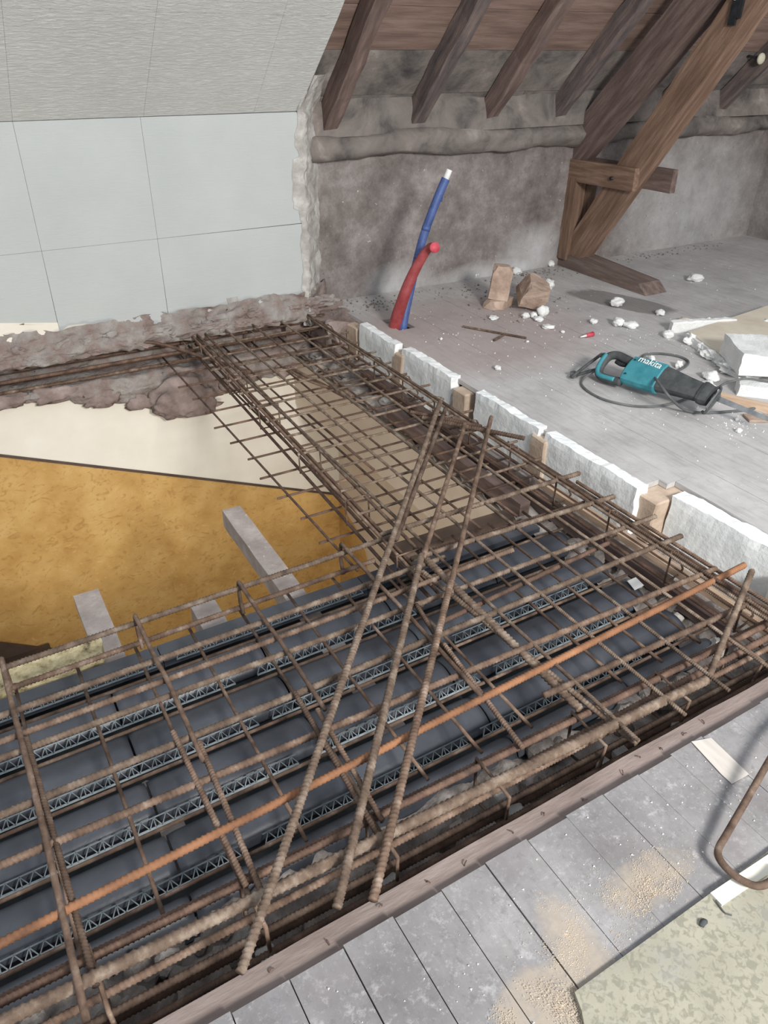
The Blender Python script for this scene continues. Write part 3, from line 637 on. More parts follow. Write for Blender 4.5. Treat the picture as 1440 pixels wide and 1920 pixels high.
q = kp + Vector((0, 0.18, 0.02)); bar('knob_shank', kp, q, 0.009, 'black', kn, False)

# ================================================================== CUT FLOOR EDGE: insulation panels and joist ends
def slab(name, a, b, th, ztop, zbot, m, seed, cat, label, group=None, rough=0.003, flip=True):
    """upright foam panel with a crumbly sawn top, front top edge from a to b"""
    a, b = Vector(a), Vector(b); d = (b - a); d.z = 0; L = d.length; d.normalize(); nrm = Vector((-d.y, d.x, 0))
    if flip and nrm.x < 0: nrm = -nrm
    nx, nz, ny = max(6, int(L / 0.02)), 8, 4
    bm = bmesh.new(); c = Vector((a.x, a.y, zbot)); grid = {}
    def vert(i, j, k):
        if (i, j, k) in grid: return grid[(i, j, k)]
        t = L * i / nx; zz = zbot + (ztop - zbot) * k / nz; p = Vector((a.x, a.y, zz)) + d * t + nrm * (th * j / ny)
        q = p * 1.0 + Vector((seed * 3.3, 0, 0))
        if k == nz: p.z += 0.009 * fb(q, 9) + 0.004 * fb(q, 45)
        if i in (0, nx): p += d * (0.01 * fb(q, 25))
        p += nrm * (rough * fb(q, 14) + rough * 0.5 * fb(q, 50)) * (1 if j == 0 else 0.5)
        if j == 0 and k == nz: p += nrm * abs(0.008 * fb(q, 30))
        grid[(i, j, k)] = bm.verts.new(p - c); return grid[(i, j, k)]
    def quad(f): bm.faces.new(f)
    for i in range(nx):
        for k in range(nz):
            quad([vert(i, 0, k), vert(i + 1, 0, k), vert(i + 1, 0, k + 1), vert(i, 0, k + 1)]); quad([vert(i, ny, k), vert(i, ny, k + 1), vert(i + 1, ny, k + 1), vert(i + 1, ny, k)])
        for j in range(ny):
            quad([vert(i, j, nz), vert(i + 1, j, nz), vert(i + 1, j + 1, nz), vert(i, j + 1, nz)]); quad([vert(i, j, 0), vert(i, j + 1, 0), vert(i + 1, j + 1, 0), vert(i + 1, j, 0)])
    for j in range(ny):
        for k in range(nz):
            quad([vert(0, j, k), vert(0, j, k + 1), vert(0, j + 1, k + 1), vert(0, j + 1, k)]); quad([vert(nx, j, k), vert(nx, j + 1, k), vert(nx, j + 1, k + 1), vert(nx, j, k + 1)])
    o = link(name, bm_mesh(name, bm), m); o.location = c; tag(o, label, cat, group); return o
G = 'insulation panels along the cut floor edge'
for i, (a, b, th, zt, lab) in enumerate([
    ((684, 606), (738, 648), 0.05, 0.012, 'small white insulation panel beside the foot of the red and blue pipes'),
    ((757, 652), (866, 704), 0.055, 0.012, 'white insulation panel with streaked face, second from the back wall'),
    ((880, 738), (1006, 806), 0.05, 0.008, 'white insulation panel with crumbly top, third from the back wall'),
    ((1026, 812), (1203, 914), 0.055, 0.006, 'long white insulation panel with a corner notch, fourth from the back wall'),
    ((1261, 930), (1490, 1052), 0.07, -0.005, 'large pale panel of insulation at the right edge, nearest the camera')]):
    pa, pb = P(*a, zt), P(*b, zt)
    if i < 4: pa.x = pb.x = (2.045, 2.06, 2.07, 2.075)[i]
    slab('insulation_slab', pa, pb, th, zt, -0.22 if i < 4 else -0.3, 'insul', i + 1, 'insulation', lab, G)
for i, (px, py, w, xf, lab) in enumerate([
    (664, 612, 0.12, 2.04, 'plaster smeared joist end at the back, left of the first insulation panel'),
    (746, 664, 0.1, 2.045, 'sawn joist end between the first and second insulation panels'),
    (859, 736, 0.1, 2.05, 'sawn joist end with split grain between the second and third insulation panels'),
    (1003, 826, 0.1, 2.06, 'sawn joist end between the third and fourth insulation panels'),
    (1212, 930, 0.13, 2.1, 'thick sawn joist end left of the largest insulation panel')]):
    p = P(px, py, -0.03)
    o = box('floor_joist', (xf, p.y - w / 2, -0.215), (xf + 0.7, p.y + w / 2, -0.026), 'joist', None, 0.006, 3, 0.007, i); tag(o, lab, 'joist', 'cut joist ends')
# ================================================================== FORMWORK OVER THE ROOM BELOW
ZF = -0.2
rows = [(0.945, 1.06), (1.06, 1.235), (1.235, 1.41), (1.41, 1.59), (1.59, 1.775)]
xsf = [-0.75, -0.31, 0.13, 0.58, 1.03, 1.46, 1.84]
form_me = {}
fw = empty('slab_formwork', (0.5, 1.4, ZF)); tag(fw, 'black plastic slab formwork with grey lattice rails under the reinforcement', 'formwork')
for i, (y0, y1) in enumerate(rows):
    for j in range(6):
        x0, x1 = xsf[j] + 0.003, xsf[j + 1] - 0.003; w = y1 - y0 - 0.042; key = (round(w, 3), round(x1 - x0, 3))
        if key not in form_me:
            n = 10; vs, fs = [], []
            for side in (0, 1):
                for s in range(n + 1):
                    t = s / n; z = 0.034 * math.sin(math.pi * t) ** 0.6 - (0 if side == 0 else 0.012)
                    for xx in (0, 0.02, (x1 - x0) / 2, x1 - x0 - 0.02, x1 - x0):
                        e = -0.004 if xx in (0, x1 - x0) else 0
                        vs.append((xx, w * t, z + e))
            N = 5 * (n + 1)
            for s in range(n):
                for c_ in range(4):
                    a = s * 5 + c_; fs.append((a, a + 1, a + 6, a + 5)); fs.append((N + a, N + a + 5, N + a + 6, N + a + 1))
            for s in range(n): fs.append((s * 5, s * 5 + 5, N + s * 5 + 5, N + s * 5)); fs.append((s * 5 + 4, N + s * 5 + 4, N + s * 5 + 9, s * 5 + 9))
            for c_ in range(4): fs.append((c_, N + c_, N + c_ + 1, c_ + 1)); fs.append((n * 5 + c_, n * 5 + c_ + 1, N + n * 5 + c_ + 1, N + n * 5 + c_))
            me = mesh('formwork_panel', vs, fs, True); form_me[key] = me
        o = link('formwork_panel', form_me[key], 'blackform'); o.location = (x0, y0 + 0.021, ZF - 0.012)
        child_of(o, fw)
box('channel_shade_plate', (-0.75, 0.945, ZF - 0.036), (1.84, 1.8, ZF - 0.03), 'black', fw)  # black plate added so the channels between panels read as bands of shade
for a, b in ((-0.75, 0.3), (0.303, 1.02), (1.023, 1.8)): box('edge_strip', (a, 1.78, ZF - 0.02), (b, 1.86, ZF + 0.004), 'blackform', fw, 0.003)
def lattice(x0, x1, y, h=0.024):
    """openwork plastic rail: two chords, uprights and zigzag"""
    bm = bmesh.new()
    def stick(a, b, w=0.0012):
        a, b = Vector(a), Vector(b); d = (b - a).normalized(); n = Vector((-d.z, 0, d.x)) * w; t = Vector((0, 0.0018, 0))
        q = [bm.verts.new(p) for p in (a + n - t, b + n - t, b - n - t, a - n - t, a + n + t, b + n + t, b - n + t, a - n + t)]
        for f in BOXF: bm.faces.new([q[i] for i in f])
    L = x1 - x0; stick((0, 0, 0), (L, 0, 0), 0.0028); stick((0, 0, h), (L, 0, h), 0.0016)
    n = int(L / 0.03)
    for i in range(n):
        a = L * i / n; b = L * (i + 1) / n; mid = (a + b) / 2
        stick((a, 0, 0), (mid, 0, h)); stick((mid, 0, h), (b, 0, 0))
        if i % 2: stick((mid, 0, 0), (mid, 0, h))
    o = link('lattice_rail', bm_mesh('lattice_rail', bm), 'lattice'); o.location = (x0, y, ZF); o.rotation_euler = (math.radians(-48), 0, 0)
    child_of(o, fw); return o
for i, (y, ends) in enumerate([(1.775, [(-0.5, 0.28), (0.34, 1.0)]), (1.59, [(-0.6, 0.46), (0.53, 1.1)]), (1.41, [(-0.6, 0.46), (0.5, 1.07), (1.13, 1.7)]), (1.235, [(-0.6, 0.5), (0.56, 1.1), (1.16, 1.7)]), (1.06, [(-0.6, 0.27), (0.33, 0.93), (0.98, 1.6)])]):
    for j, (a, b) in enumerate(ends):
        lattice(a, b, y)
lb = [P(1176, 1090, -0.17), P(1192, 1083, -0.17), P(1207, 1098, -0.17), P(1190, 1107, -0.17)]
o = prism('paper_label', lb, (0, 0, 0.002), 'white'); tag(o, 'small white paper label lying among the bars on the formwork', 'label')
# supports sticking out from under the formwork
o = beam('support_plank', (0.165, 1.1, -0.25), (0.175, 2.3, -0.262), 0.085, 0.045, 'timber', None, (0, 0, 1), 0.004, 20, 0.003, 4); tag(o, 'flat cement dusted plank sticking out from under the formwork on the left', 'plank', 'formwork supports')
o = beam('support_timber', (0.79, 1.1, -0.265), (0.815, 2.56, -0.27), 0.078, 0.078, 'timber', None, (0, 0, 1), 0.006, 24, 0.004, 6); tag(o, 'long square cement dusted timber sticking out before the yellow wall', 'timber', 'formwork supports')
o = beam('support_block', (0.5, 1.5, -0.27), (0.51, 2.04, -0.275), 0.085, 0.08, 'timber', None, (0, 0, 1), 0.005, 8, 0.003, 8); tag(o, 'short square timber stub between plank and long timber', 'timber', 'formwork supports')
bm = boxbm((-0.17, -0.04, 0), (0.17, 0.05, 0.06), 0, 10, 0.02, 4)
o = link('insulation_scrap', bm_mesh('insulation_scrap', bm), 'yellowfoam'); o.location = (-0.02, 1.925, -0.235); tag(o, 'crumbly yellow insulation strip left of the flat plank', 'insulation')
o = beam('edge_timber', (1.2, 1.92, -0.2), (1.74, 1.9, -0.2), 0.06, 0.05, 'lowerfloor', None, (0, 0, 1), 0.004, 8, 0.003); tag(o, 'dark timber along the formwork edge under the mesh crossing', 'timber')
o = beam('batten_strip', P(1012, 903, -0.12), P(1452, 1190, -0.12), 0.035, 0.025, 'batten', None, (0, 0, 1), 0.002, 10, 0.002); tag(o, 'orange brown batten lying under the right hand bars', 'batten')
o = beam('batten_strip', P(1140, 1013, -0.16), P(1258, 1090, -0.16), 0.03, 0.02, 'timber', None, (0, 0, 1), 0.002, 6, 0.002); tag(o, 'short grey batten lying beside the orange brown batten', 'batten')
o = beam('batten_strip', P(895, 838, -0.16), P(1000, 905, -0.16), 0.05, 0.05, 'timber', None, (0, 0, 1), 0.002, 6, 0.003); tag(o, 'grey squared batten below the fourth insulation panel', 'batten')

for i, (xx, z, ya, yb, lab) in enumerate([(1.8, -0.165, 1.88, 2.9, 'dark rough timber under the right hand mesh, beside the open room'), (1.915, -0.175, 1.0, 2.0, 'dark brown timber under the right hand cage, in front'), (1.93, -0.17, 2.1, 3.4, 'dark brown timber under the right hand cage, further back')]):
    o = beam('bearing_timber', (xx, ya, z), (xx - 0.01, yb, z), 0.05, 0.06, 'oak_red', None, (0, 0, 1), 0.004, 20, 0.006, i + 30); tag(o, lab, 'timber', 'bearing timbers')
# ================================================================== REINFORCEMENT
ord_ = ['first', 'second', 'third', 'fourth', 'fifth', 'sixth', 'seventh', 'eighth', 'ninth', 'tenth', 'eleventh', 'twelfth', 'thirteenth']
def rebar(a, b, r, m, label, group, ribs=True, name='reinforcing_bar'):
    return tag(bar(name, a, b, r, m, None, ribs), label, 'rebar', group)
# long ribbed bars running left to right over the formwork, listed from the rear edge forwards
GA = 'long bars across the slab'
acr = [
    ((-0.11, 1.755, 0.0), (1.12, 1.775, 0.0), 0.0085, 'rust_dusty', 'rearmost long bar, spanning in front of the yellow wall'),
    ((-0.11, 1.765, -0.085), (1.05, 1.785, -0.085), 0.0085, 'rust', 'bar hanging just below the rearmost long bar'),
    ((-0.6, 1.578, 0.0), (1.2, 1.59, 0.0), 0.0085, 'rust_dusty', 'third long bar from the rear, at the left of the slab'),
    ((-0.6, 1.49, 0.0), (1.42, 1.512, 0.0), 0.0085, 'rust', 'fourth long bar from the rear, at the left of the slab'),
    ((-0.6, 1.45, -0.002), (2.0, 1.425, -0.002), 0.0085, 'rust_dusty', 'long bar close before the fourth one, reaching the insulation'),
    ((-0.6, 1.28, 0.0), (1.98, 1.292, 0.0), 0.0092, 'rust_dusty', 'pale dusty long bar across the middle of the formwork'),
    ((-0.6, 1.168, 0.0), (1.93, 1.108, 0.0), 0.0092, 'rust', 'long bar just behind the bright orange one'),
    ((-0.6, 0.975, 0.002), (2.02, 1.07, 0.006), 0.0098, 'rust_orange', 'bright orange rusty long bar crossing the whole slab'),
    ((1.08, 0.962, 0.0), (1.87, 0.94, 0.0), 0.0095, 'rust', 'bar in front of the orange bar at the right, under the leaning rod'),
    ((1.08, 1.8, 0.0), (1.97, 1.785, 0.002), 0.0095, 'rust_dusty', 'rear cross bar of the right half, ending below the fourth insulation panel'),
    ((1.1, 1.635, -0.002), (1.96, 1.59, 0.004), 0.0095, 'rust_dusty', 'second cross bar of the right half from the rear'),
    ((1.2, 1.66, -0.018), (1.86, 1.635, -0.018), 0.0085, 'rust_dark', 'dark cross bar close behind the second cross bar of the right half'),
    ((1.02, 1.345, -0.016), (1.75, 1.40, -0.016), 0.008, 'rust_dark', 'dark cross bar of the right half just behind the pale dusty bar'),
]
for a, b, r, m, lab in acr: rebar(a, b, r, m, 'ribbed rusty ' + lab, GA)
# hairpins: hook over the rear bar, run forwards on top
GH = 'hairpin bars'
def hairpin(x, y0, y1, lab, r=0.0065, m='rust'):
    z = 0.016
    pts = [(x, y0 - 0.005, -0.1), (x, y0 + 0.012, -0.06), (x, y0 + 0.014, 0.0), (x, y0 + 0.004, z + 0.003), (x, y0 - 0.02, z + 0.002), (x, y0 - 0.2, z), (x + 0.004, (y0 + y1) / 2, z - 0.002), (x, y1, z - 0.004)]
    tag(sweep('hairpin_bar', pts, r, m, None, 7, sub=4), lab, 'rebar', GH)
hairpin(-0.108, 1.765, 0.77, 'long hooked bar at the far left running forward to the thick front bar', 0.0072)
hairpin(0.247, 1.765, 1.19, 'hooked bar left of the middle, hung on the rearmost bar')
hairpin(0.562, 1.765, 1.19, 'hooked bar in the middle, hung on the rearmost bar')
hairpin(0.93, 1.79, 1.03, 'hooked bar near the mesh crossing, hung on the rearmost bar')
GF = 'front hairpin legs'
for (xa, ya, xb, yb, lab) in [(-0.095, 1.46, -0.082, 0.83, 'bar lapped beside the far left hooked bar'), (0.212, 1.31, 0.222, 0.87, 'left one of the two bars lapped to the left hooked bar'),
                              (0.256, 1.25, 0.243, 0.83, 'right one of the two bars lapped to the left hooked bar'), (0.52, 1.28, 0.508, 0.8, 'bar lapped to the middle hooked bar'),
                              (0.545, 1.2, 0.535, 0.86, 'dark bar beside the lap of the middle hooked bar'), (0.955, 1.24, 0.93, 0.86, 'bar lapped to the hooked bar near the mesh crossing'),
                              (0.98, 1.42, 0.945, 1.16, 'short stub lapped at the mesh crossing')]:
    rebar((xa, ya, 0.014), (xb, yb, -0.01), 0.0068, 'rust', 'thinner rusty ' + lab, GF)
# diagonal bars on top
GD = 'diagonal bars on top of the slab steel'
def pz3(pts): return [P(x, y, z) for x, y, z in pts]
def diag(p0, p1, r, m, lab): rebar(P(*p0), P(*p1), r, m, lab, GD)
diag((826, 752, 0.05), (452, 1822, 0.03), 0.0098, 'rust_dusty', 'leftmost long diagonal bar on top, reaching the front header')
diag((836, 765, 0.045), (742, 1012, 0.035), 0.0088, 'rust', 'shorter diagonal bar doubling the leftmost one at the top')
diag((872, 795, 0.03), (793, 1046, 0.03), 0.0085, 'rust', 'short upper diagonal bar in line with the middle diagonal')
diag((791, 1040, 0.034), (631, 1706, 0.02), 0.0098, 'rust_dusty', 'middle diagonal bar on top of the slab steel')
diag((921, 782, 0.04), (848, 1085, 0.04), 0.0088, 'rust', 'short upper diagonal bar in line with the right diagonal')
diag((846, 1088, 0.034), (699, 1690, 0.02), 0.0098, 'rust', 'right diagonal bar on top of the slab steel')
rebar(P(1410, 1070, 0.08), P(1328, 1272, -0.04), 0.0092, 'rust_dusty', 'grey brown rod leaning up at the right beside the orange bar', GD)
rebar(P(792, 783, 0.02), P(984, 822, 0.03), 0.0095, 'rust', 'loose slanting bar lying on the mesh below the third insulation panel', GD)
rebar(P(770, 772, 0.015), P(905, 800, 0.015), 0.0085, 'rust_dark', 'dark loose bar just behind the slanting one on the mesh', GD)
rebar(P(800, 1050, 0.012), P(1090, 1332, -0.02), 0.0115, 'rust_dusty', 'thick pale bar running forward between two diagonals', GD)
rebar(P(792, 1072, -0.005), P(1192, 1392, -0.02), 0.0088, 'rust_dusty', 'pale bar running forward left of the thick pale one', GD)
rebar(P(545, 690, -0.03), P(650, 745, -0.03), 0.009, 'rust', 'short slanting bar caught in the far mesh', GD)
rebar(P(575, 775, -0.04), P(700, 880, -0.04), 0.006, 'rust_dark', 'thin slanting wire under the far mesh', GD, False)

# welded meshes
def weld(name, xs, ys, xr, yr, z, r, m, label, skew=0.0, skipx=(), ribs=False):
    e = empty(name, (xr[0], yr[0], z)); tag(e, label, 'wire mesh', 'welded meshes')
    for x in xs: bar('wire', (x, yr[0], z), (x + skew, yr[1], z), r, m, e, ribs)
    for i, y in enumerate(ys):
        a, b = xr; bar('wire', (a + 0.012 * math.sin(i * 1.9), y, z - 2 * r), (b + 0.02 * math.sin(i * 2.7), y, z - 2 * r), r, m, e, ribs)
    return e
weld('welded_mesh', [1.18, 1.345, 1.512, 1.68, 1.85], [1.96 + 0.168 * i for i in range(13)], (1.09, 1.93), (0.73, 4.02), 0.004, 0.0056, 'rust_dusty', 'upper welded steel mesh running from the back wall to the front header', ribs=True)
weld('welded_mesh', [0.98, 1.155, 1.33, 1.5, 1.67, 1.84], [2.0 + 0.1755 * i for i in range(12)], (0.945, 1.95), (1.78, 3.99), -0.1, 0.0052, 'rust_dark', 'lower dark welded mesh with loose wire ends before the cream wall')
weld('welded_mesh', [0.065 + 0.165 * i for i in range(-4, 11)], [1.0 + 0.162 * i for i in range(5)], (-0.6, 1.8), (0.96, 1.8), -0.105, 0.0052, 'rust', 'lower welded mesh lying over the black formwork')
# cages
def stirrup(pts, parent, r=0.0038, m='rust'): return sweep('stirrup', pts, r, m, parent, 6, closed=True, sub=1)
cg = empty('rebar_cage', (1.12, 1.5, -0.1)); tag(cg, 'slender rebar cage along the left side of the far mesh', 'rebar cage', 'rebar cages')
for dx, z, m in ((-0.045, 0.0, 'rust'), (0.03, 0.0, 'rust'), (-0.02, -0.012, 'rust_dark'), (-0.05, -0.085, 'rust_dark'), (0.03, -0.085, 'rust_dark'), (-0.01, -0.08, 'rust_dark')):
    bar('bar', (1.11 + dx, 1.5, z), (1.2 + dx, 4.06, z), 0.0062, m, cg)
for y in (3.78, 3.35, 2.92, 2.47, 2.04, 1.66):
    xc_ = 1.11 + 0.09 * (y - 1.5) / 2.56
    stirrup([(xc_ - 0.055, y, 0.008), (xc_ + 0.04, y, 0.008), (xc_ + 0.04, y - 0.01, -0.092), (xc_ - 0.055, y - 0.01, -0.092)], cg)
cg = empty('rebar_cage', (1.92, 0.8, -0.12)); tag(cg, 'long rebar cage along the insulation panels', 'rebar cage', 'rebar cages')
for x, z, m, r in ((1.866, 0.012, 'rust', 0.0065), (1.893, -0.02, 'rust_dark', 0.0062), (1.87, -0.11, 'rust_dark', 0.0065), (1.95, -0.11, 'rust_dark', 0.0065)):
    bar('bar', (x, 0.72, z), (x - 0.01, 3.98, z), r, m, cg)
for i in range(11):
    y = 0.95 + 0.28 * i
    stirrup([(1.858, y, 0.02), (1.9, y + 0.01, 0.0), (1.96, y + 0.01, -0.1), (1.952, y + 0.01, -0.118), (1.862, y, -0.118)], cg)
bar('bar', (1.94, 0.72, -0.01), (1.925, 1.75, -0.005), 0.0068, 'rust', cg); bar('bar', (1.975, 0.72, -0.06), (1.955, 2.2, -0.05), 0.0065, 'rust_dark', cg)
cg = empty('rebar_cage', (0.6, 0.82, -0.16)); tag(cg, 'heavy rebar cage with a very thick bar along the front header', 'rebar cage', 'rebar cages')
o = bar('bar', (-0.6, 0.862, -0.002), (1.5, 0.79, -0.002), 0.0128, 'rust_dusty', cg); o['label'] = 'very thick ribbed bar'
for a, b, r, m in [((-0.6, 0.905, -0.03), (1.9, 0.868, -0.03), 0.0088, 'rust_dark'), ((-0.6, 0.92, -0.045), (1.9, 0.885, -0.045), 0.0088, 'rust_dark'),
                   ((-0.6, 0.858, -0.09), (2.0, 0.822, -0.07), 0.0085, 'rust'), ((-0.6, 0.825, -0.1), (2.0, 0.79, -0.09), 0.0085, 'rust'), ((-0.6, 0.84, -0.15), (2.0, 0.80, -0.15), 0.0085, 'rust_dark'),
                   ((-0.6, 0.79, -0.13), (1.9, 0.775, -0.12), 0.0075, 'rust_dark'), ((0.95, 0.845, -0.05), (2.05, 0.83, -0.03), 0.0098, 'rust_dark')]:
    bar('bar', a, b, r, m, cg)
for i in range(8):
    x = -0.38 + 0.3 * i; dy = -0.02 * i * 0.3
    stirrup([(x, 0.925 + dy, -0.02), (x + 0.006, 0.79 + dy * 0.4, -0.03), (x + 0.01, 0.785, -0.155), (x, 0.915 + dy, -0.16)], cg, 0.0048)
cg = empty('rebar_cage', (0.3, 4.05, -0.12)); tag(cg, 'bundle of long bars in the chase under the white wall', 'rebar cage', 'rebar cages')
for y, z, m in ((4.06, -0.06, 'rust_dark'), (4.0, -0.085, 'rust_dark'), (4.07, -0.12, 'rust_dark'), (3.985, -0.135, 'rust'), (4.02, -0.02, 'rust_dark'), (3.93, -0.06, 'rust_dark')):
    bar('bar', (-1.5 if z > -0.13 else -0.9, y, z), (1.98, y - 0.02, z + 0.005), 0.0085, m, cg, True)
for x in (1.1, 1.5, 1.85): stirrup([(x, 3.92, -0.03), (x, 4.08, -0.03), (x, 4.08, -0.13), (x, 3.97, -0.14)], cg)
pts = [PY(242, 650, 4.0), PY(274, 641, 3.97), PY(320, 650, 3.92), P(408, 678, -0.06), P(470, 698, -0.07)]
tag(sweep('reinforcing_bar', pts, 0.008, 'rust_dark', None, 8), 'curved bar bending out of the chase under the white wall into the far mesh', 'rebar', GD)
pts = [P(660, 742, -0.03), P(640, 730, -0.02), P(600, 722, -0.02), P(560, 705, -0.02), P(535, 688, -0.025)]
tag(sweep('reinforcing_bar', pts, 0.007, 'rust', None, 8), 'short bent bar curling over the far mesh wires', 'rebar', GD)
# concrete spacers under the front cage
for i, (px, py) in enumerate([(500, 1790), (735, 1655), (968, 1520), (940, 1490), (1135, 1432), (1275, 1362), (1165, 1410)]):
    p = P(px, py, -0.13)
    o = box('concrete_spacer', (p.x - 0.02, p.y - 0.017, -0.2), (p.x + 0.02, p.y + 0.017, -0.125), 'concrete', None, 0.004, 2, 0.003, i); o.rotation_euler = (0, 0, 0.3 * math.sin(i * 2.1))
    tag(o, f'small grey concrete spacer block by the front header, {ord_[i]} in the row from the left' if i not in (3, 6) else ('small grey concrete spacer block just behind the third one' if i == 3 else 'flat grey concrete spacer block wedged under the thick front bar'), 'spacer', 'concrete spacers')
# nails and staples left in the header
for i, (px, py) in enumerate([(505, 1822), (617, 1771), (716, 1697), (800, 1653), (871, 1622), (962, 1562), (1020, 1525), (1093, 1500), (1168, 1452), (1200, 1420), (1238, 1403), (1281, 1378), (1320, 1356)]):
    p = P(px, py, -0.02); a = i * 1.7; d = Vector((math.cos(a), math.sin(a), 0)) * 0.009
    tag(sweep('nail', [p + Vector((0, 0, -0.004)), p + Vector((0, 0, 0.003)), p + d * 0.6 + Vector((0, 0, 0.005)), p + d + Vector((0, 0, 0.004))], 0.0014, 'rust_dark', None, 5, sub=3), f'short bent rusty nail stub in the brown front header, {ord_[i]} from the left', 'nail', 'nail stubs in the header')
# ================================================================== PIPES
def corr(pts, r, m, parent, name, tp=None):
    o = sweep(name, pts, r, m, parent, 16, sub=26, taper=tp)
    return o
b0 = P(757, 614, 0)
bp = empty('blue_pipe', (b0.x, b0.y, 0)); tag(bp, 'tall blue sheathed pipe rising out of the floor before the knee wall', 'pipe')
tp = PY(836, 335, 3.58)
blue = [Vector((b0.x + 0.005, b0.y + 0.02, -0.2)), Vector((b0.x, b0.y + 0.01, 0.0)), PY(770, 540, 3.59), PY(792, 450, 3.6), PY(815, 385, 3.59), tp]
corr(blue, 0.0235, 'blue', bp, 'sheath', lambda t: 1.2 - 0.2 * min(1, t * 2))
t2 = PY(843, 318, 3.575); sweep('inner_pipe', [tp - (t2 - tp) * 0.5, tp, t2], 0.0165, 'pipewhite', bp, 14)
for i, (x, y) in enumerate(((784, 482), (799, 428), (822, 372))):
    c = PY(x, y, 3.595); dd = (PY(x + 6, y - 20, 3.595) - c).normalized() * 0.012; sweep('tape_band', [c - dd, c + dd], 0.0245, 'blue', bp, 16, sub=1)
r0 = P(740, 612, 0)
rp = empty('red_pipe', (r0.x, r0.y, 0)); tag(rp, 'red sheathed pipe bending over in front of the blue pipe', 'pipe')
red = [Vector((r0.x, r0.y, -0.2)), Vector((r0.x, r0.y - 0.005, 0.0)), PY(756, 560, 3.52), PY(774, 515, 3.5), PY(793, 480, 3.47), PY(806, 464, 3.43), PY(814, 464, 3.38)]
corr(red, 0.026, 'red', rp, 'sheath', lambda t: 1.55 - 0.7 * min(1, t * 1.25))
e1 = red[-1]; dd = (red[-1] - red[-2]).normalized(); sweep('end_cap', [e1 - dd * 0.004, e1 + dd * 0.012], 0.0275, 'pink', rp, 16, sub=1)

# ================================================================== STONES, SCRAPS AND FOAM ON THE FAR FLOOR
p = P(930, 577, 0)
o = fracture('broken_stone', p + Vector((0.02, 0.02, 0)), (0.17, 0.13, 0.05), 'stone', 11, 0.4); tag(o, 'flat brown stone lying under the upright broken stone', 'stone', 'broken stones')
o = fracture('broken_stone', p + Vector((0.035, 0.035, 0.04)), (0.135, 0.12, 0.2), 'stone', 5, 0.9, 12, (0.1, 0.06)); tag(o, 'upright chunky broken brown stone near the knee wall', 'stone', 'broken stones')
p = P(985, 575, 0)
o = fracture('broken_stone', p + Vector((0.02, 0, 0)), (0.24, 0.16, 0.13), 'stone', 23, 1.05, 10, (0.3, -0.25)); tag(o, 'slanting wedge shaped broken brown stone beside the white foam crumbs', 'stone', 'broken stones')
p = P(905, 517, 0); o = prism('plaster_shard', [p + Vector((-0.045, 0.03, 0)), p + Vector((0.06, 0.01, 0)), p + Vector((0.05, 0.03, 0.06)), p + Vector((-0.04, 0.05, 0.085))], (0.0, 0.014, 0), 'rubble'); tag(o, 'grey plaster shard leaning against the knee wall behind the stones', 'shard')
o = bar('steel_scrap', P(868, 612, 0.006), P(988, 634, 0.006), 0.0065, 'rust', None); tag(o, 'long rusty rod scrap lying on the floor near the stones', 'rod', 'rod scraps')
o = bar('steel_scrap', P(926, 638, 0.006), P(945, 628, 0.018), 0.0065, 'rust', None); tag(o, 'short rusty rod scrap lying across the long rod', 'rod', 'rod scraps')
mk = empty('marker_cap', P(1102, 629, 0)); tag(mk, 'small pink and white marker lying on the dusty floor', 'marker')
a, b = P(1088, 632, 0.01), P(1112, 626, 0.014); mid = a.lerp(b, 0.45)
sweep('tip', [a, mid], 0.008, 'white', mk, 10, sub=2, taper=lambda t: 0.25 + 0.75 * t); sweep('cap', [mid, b], 0.0125, 'pink', mk, 12, sub=2, taper=lambda t: 0.8 + 0.3 * t)
FO = [(1155, 575, 26, 17, 'in front of the truss foot on the dark patch'), (1237, 591, 17, 11, 'at the right end of the dark patch'), (1303, 527, 25, 14, 'alone on the bare floor right of the truss'),
      (1158, 611, 24, 15, 'left one of the pair below the dark patch'), (1181, 614, 26, 13, 'right one of the pair below the dark patch'), (1113, 606, 16, 9, 'small, above the pink marker'), (1028, 541, 21, 18, 'on the corner of the wedge shaped stone'),
      (968, 514, 20, 14, 'against the knee wall behind the wedge shaped stone'), (1032, 499, 17, 12, 'at the post foot by the knee wall'), (890, 520, 14, 13, 'left of the leaning plaster shard'),
      (985, 596, 16, 12, 'leftmost of the cluster before the wedge stone'), (1000, 596, 12, 13, 'second of the cluster before the wedge stone'), (1017, 592, 20, 22, 'largest of the cluster before the wedge stone'), (1009, 601, 22, 9, 'flat one under the cluster before the wedge stone'),
      (1028, 616, 22, 9, 'elongated, right of the rod scraps'), (925, 598, 20, 6, 'thin flake behind the rod scraps'), (1055, 624, 8, 5, 'tiny, left of the pink marker'), (995, 529, 9, 5, 'tiny, behind the wedge stone'),
      (1284, 606, 25, 10, 'tan flat, behind the foam strip'), (1252, 633, 20, 15, 'at the left end of the foam strip'), (1221, 678, 13, 13, 'left inside the cord loop'), (1253, 700, 18, 10, 'at the front of the cord loop'), (1272, 689, 15, 13, 'right inside the cord loop'),
      (1331, 711, 28, 17, 'at the edge of the yellowish board'), (1305, 728, 16, 14, 'left one on the nose of the saw'), (1325, 731, 28, 18, 'right one on the nose of the saw'), (1384, 811, 10, 10, 'alone in front of the saw blade'), (1381, 788, 9, 6, 'tiny, before the saw blade'),
      (1433, 617, 26, 19, 'behind the foam block at the right edge'), (1329, 599, 7, 4, 'tiny, behind the foam strip'), (933, 693, 15, 9, 'alone on the floor left of the saw'), (989, 642, 6, 4, 'tiny, at the right end of the long rod'), (827, 637, 7, 5, 'tiny, right of the pipes'), (1391, 755, 10, 6, 'tiny, beside the pale wood strip')]
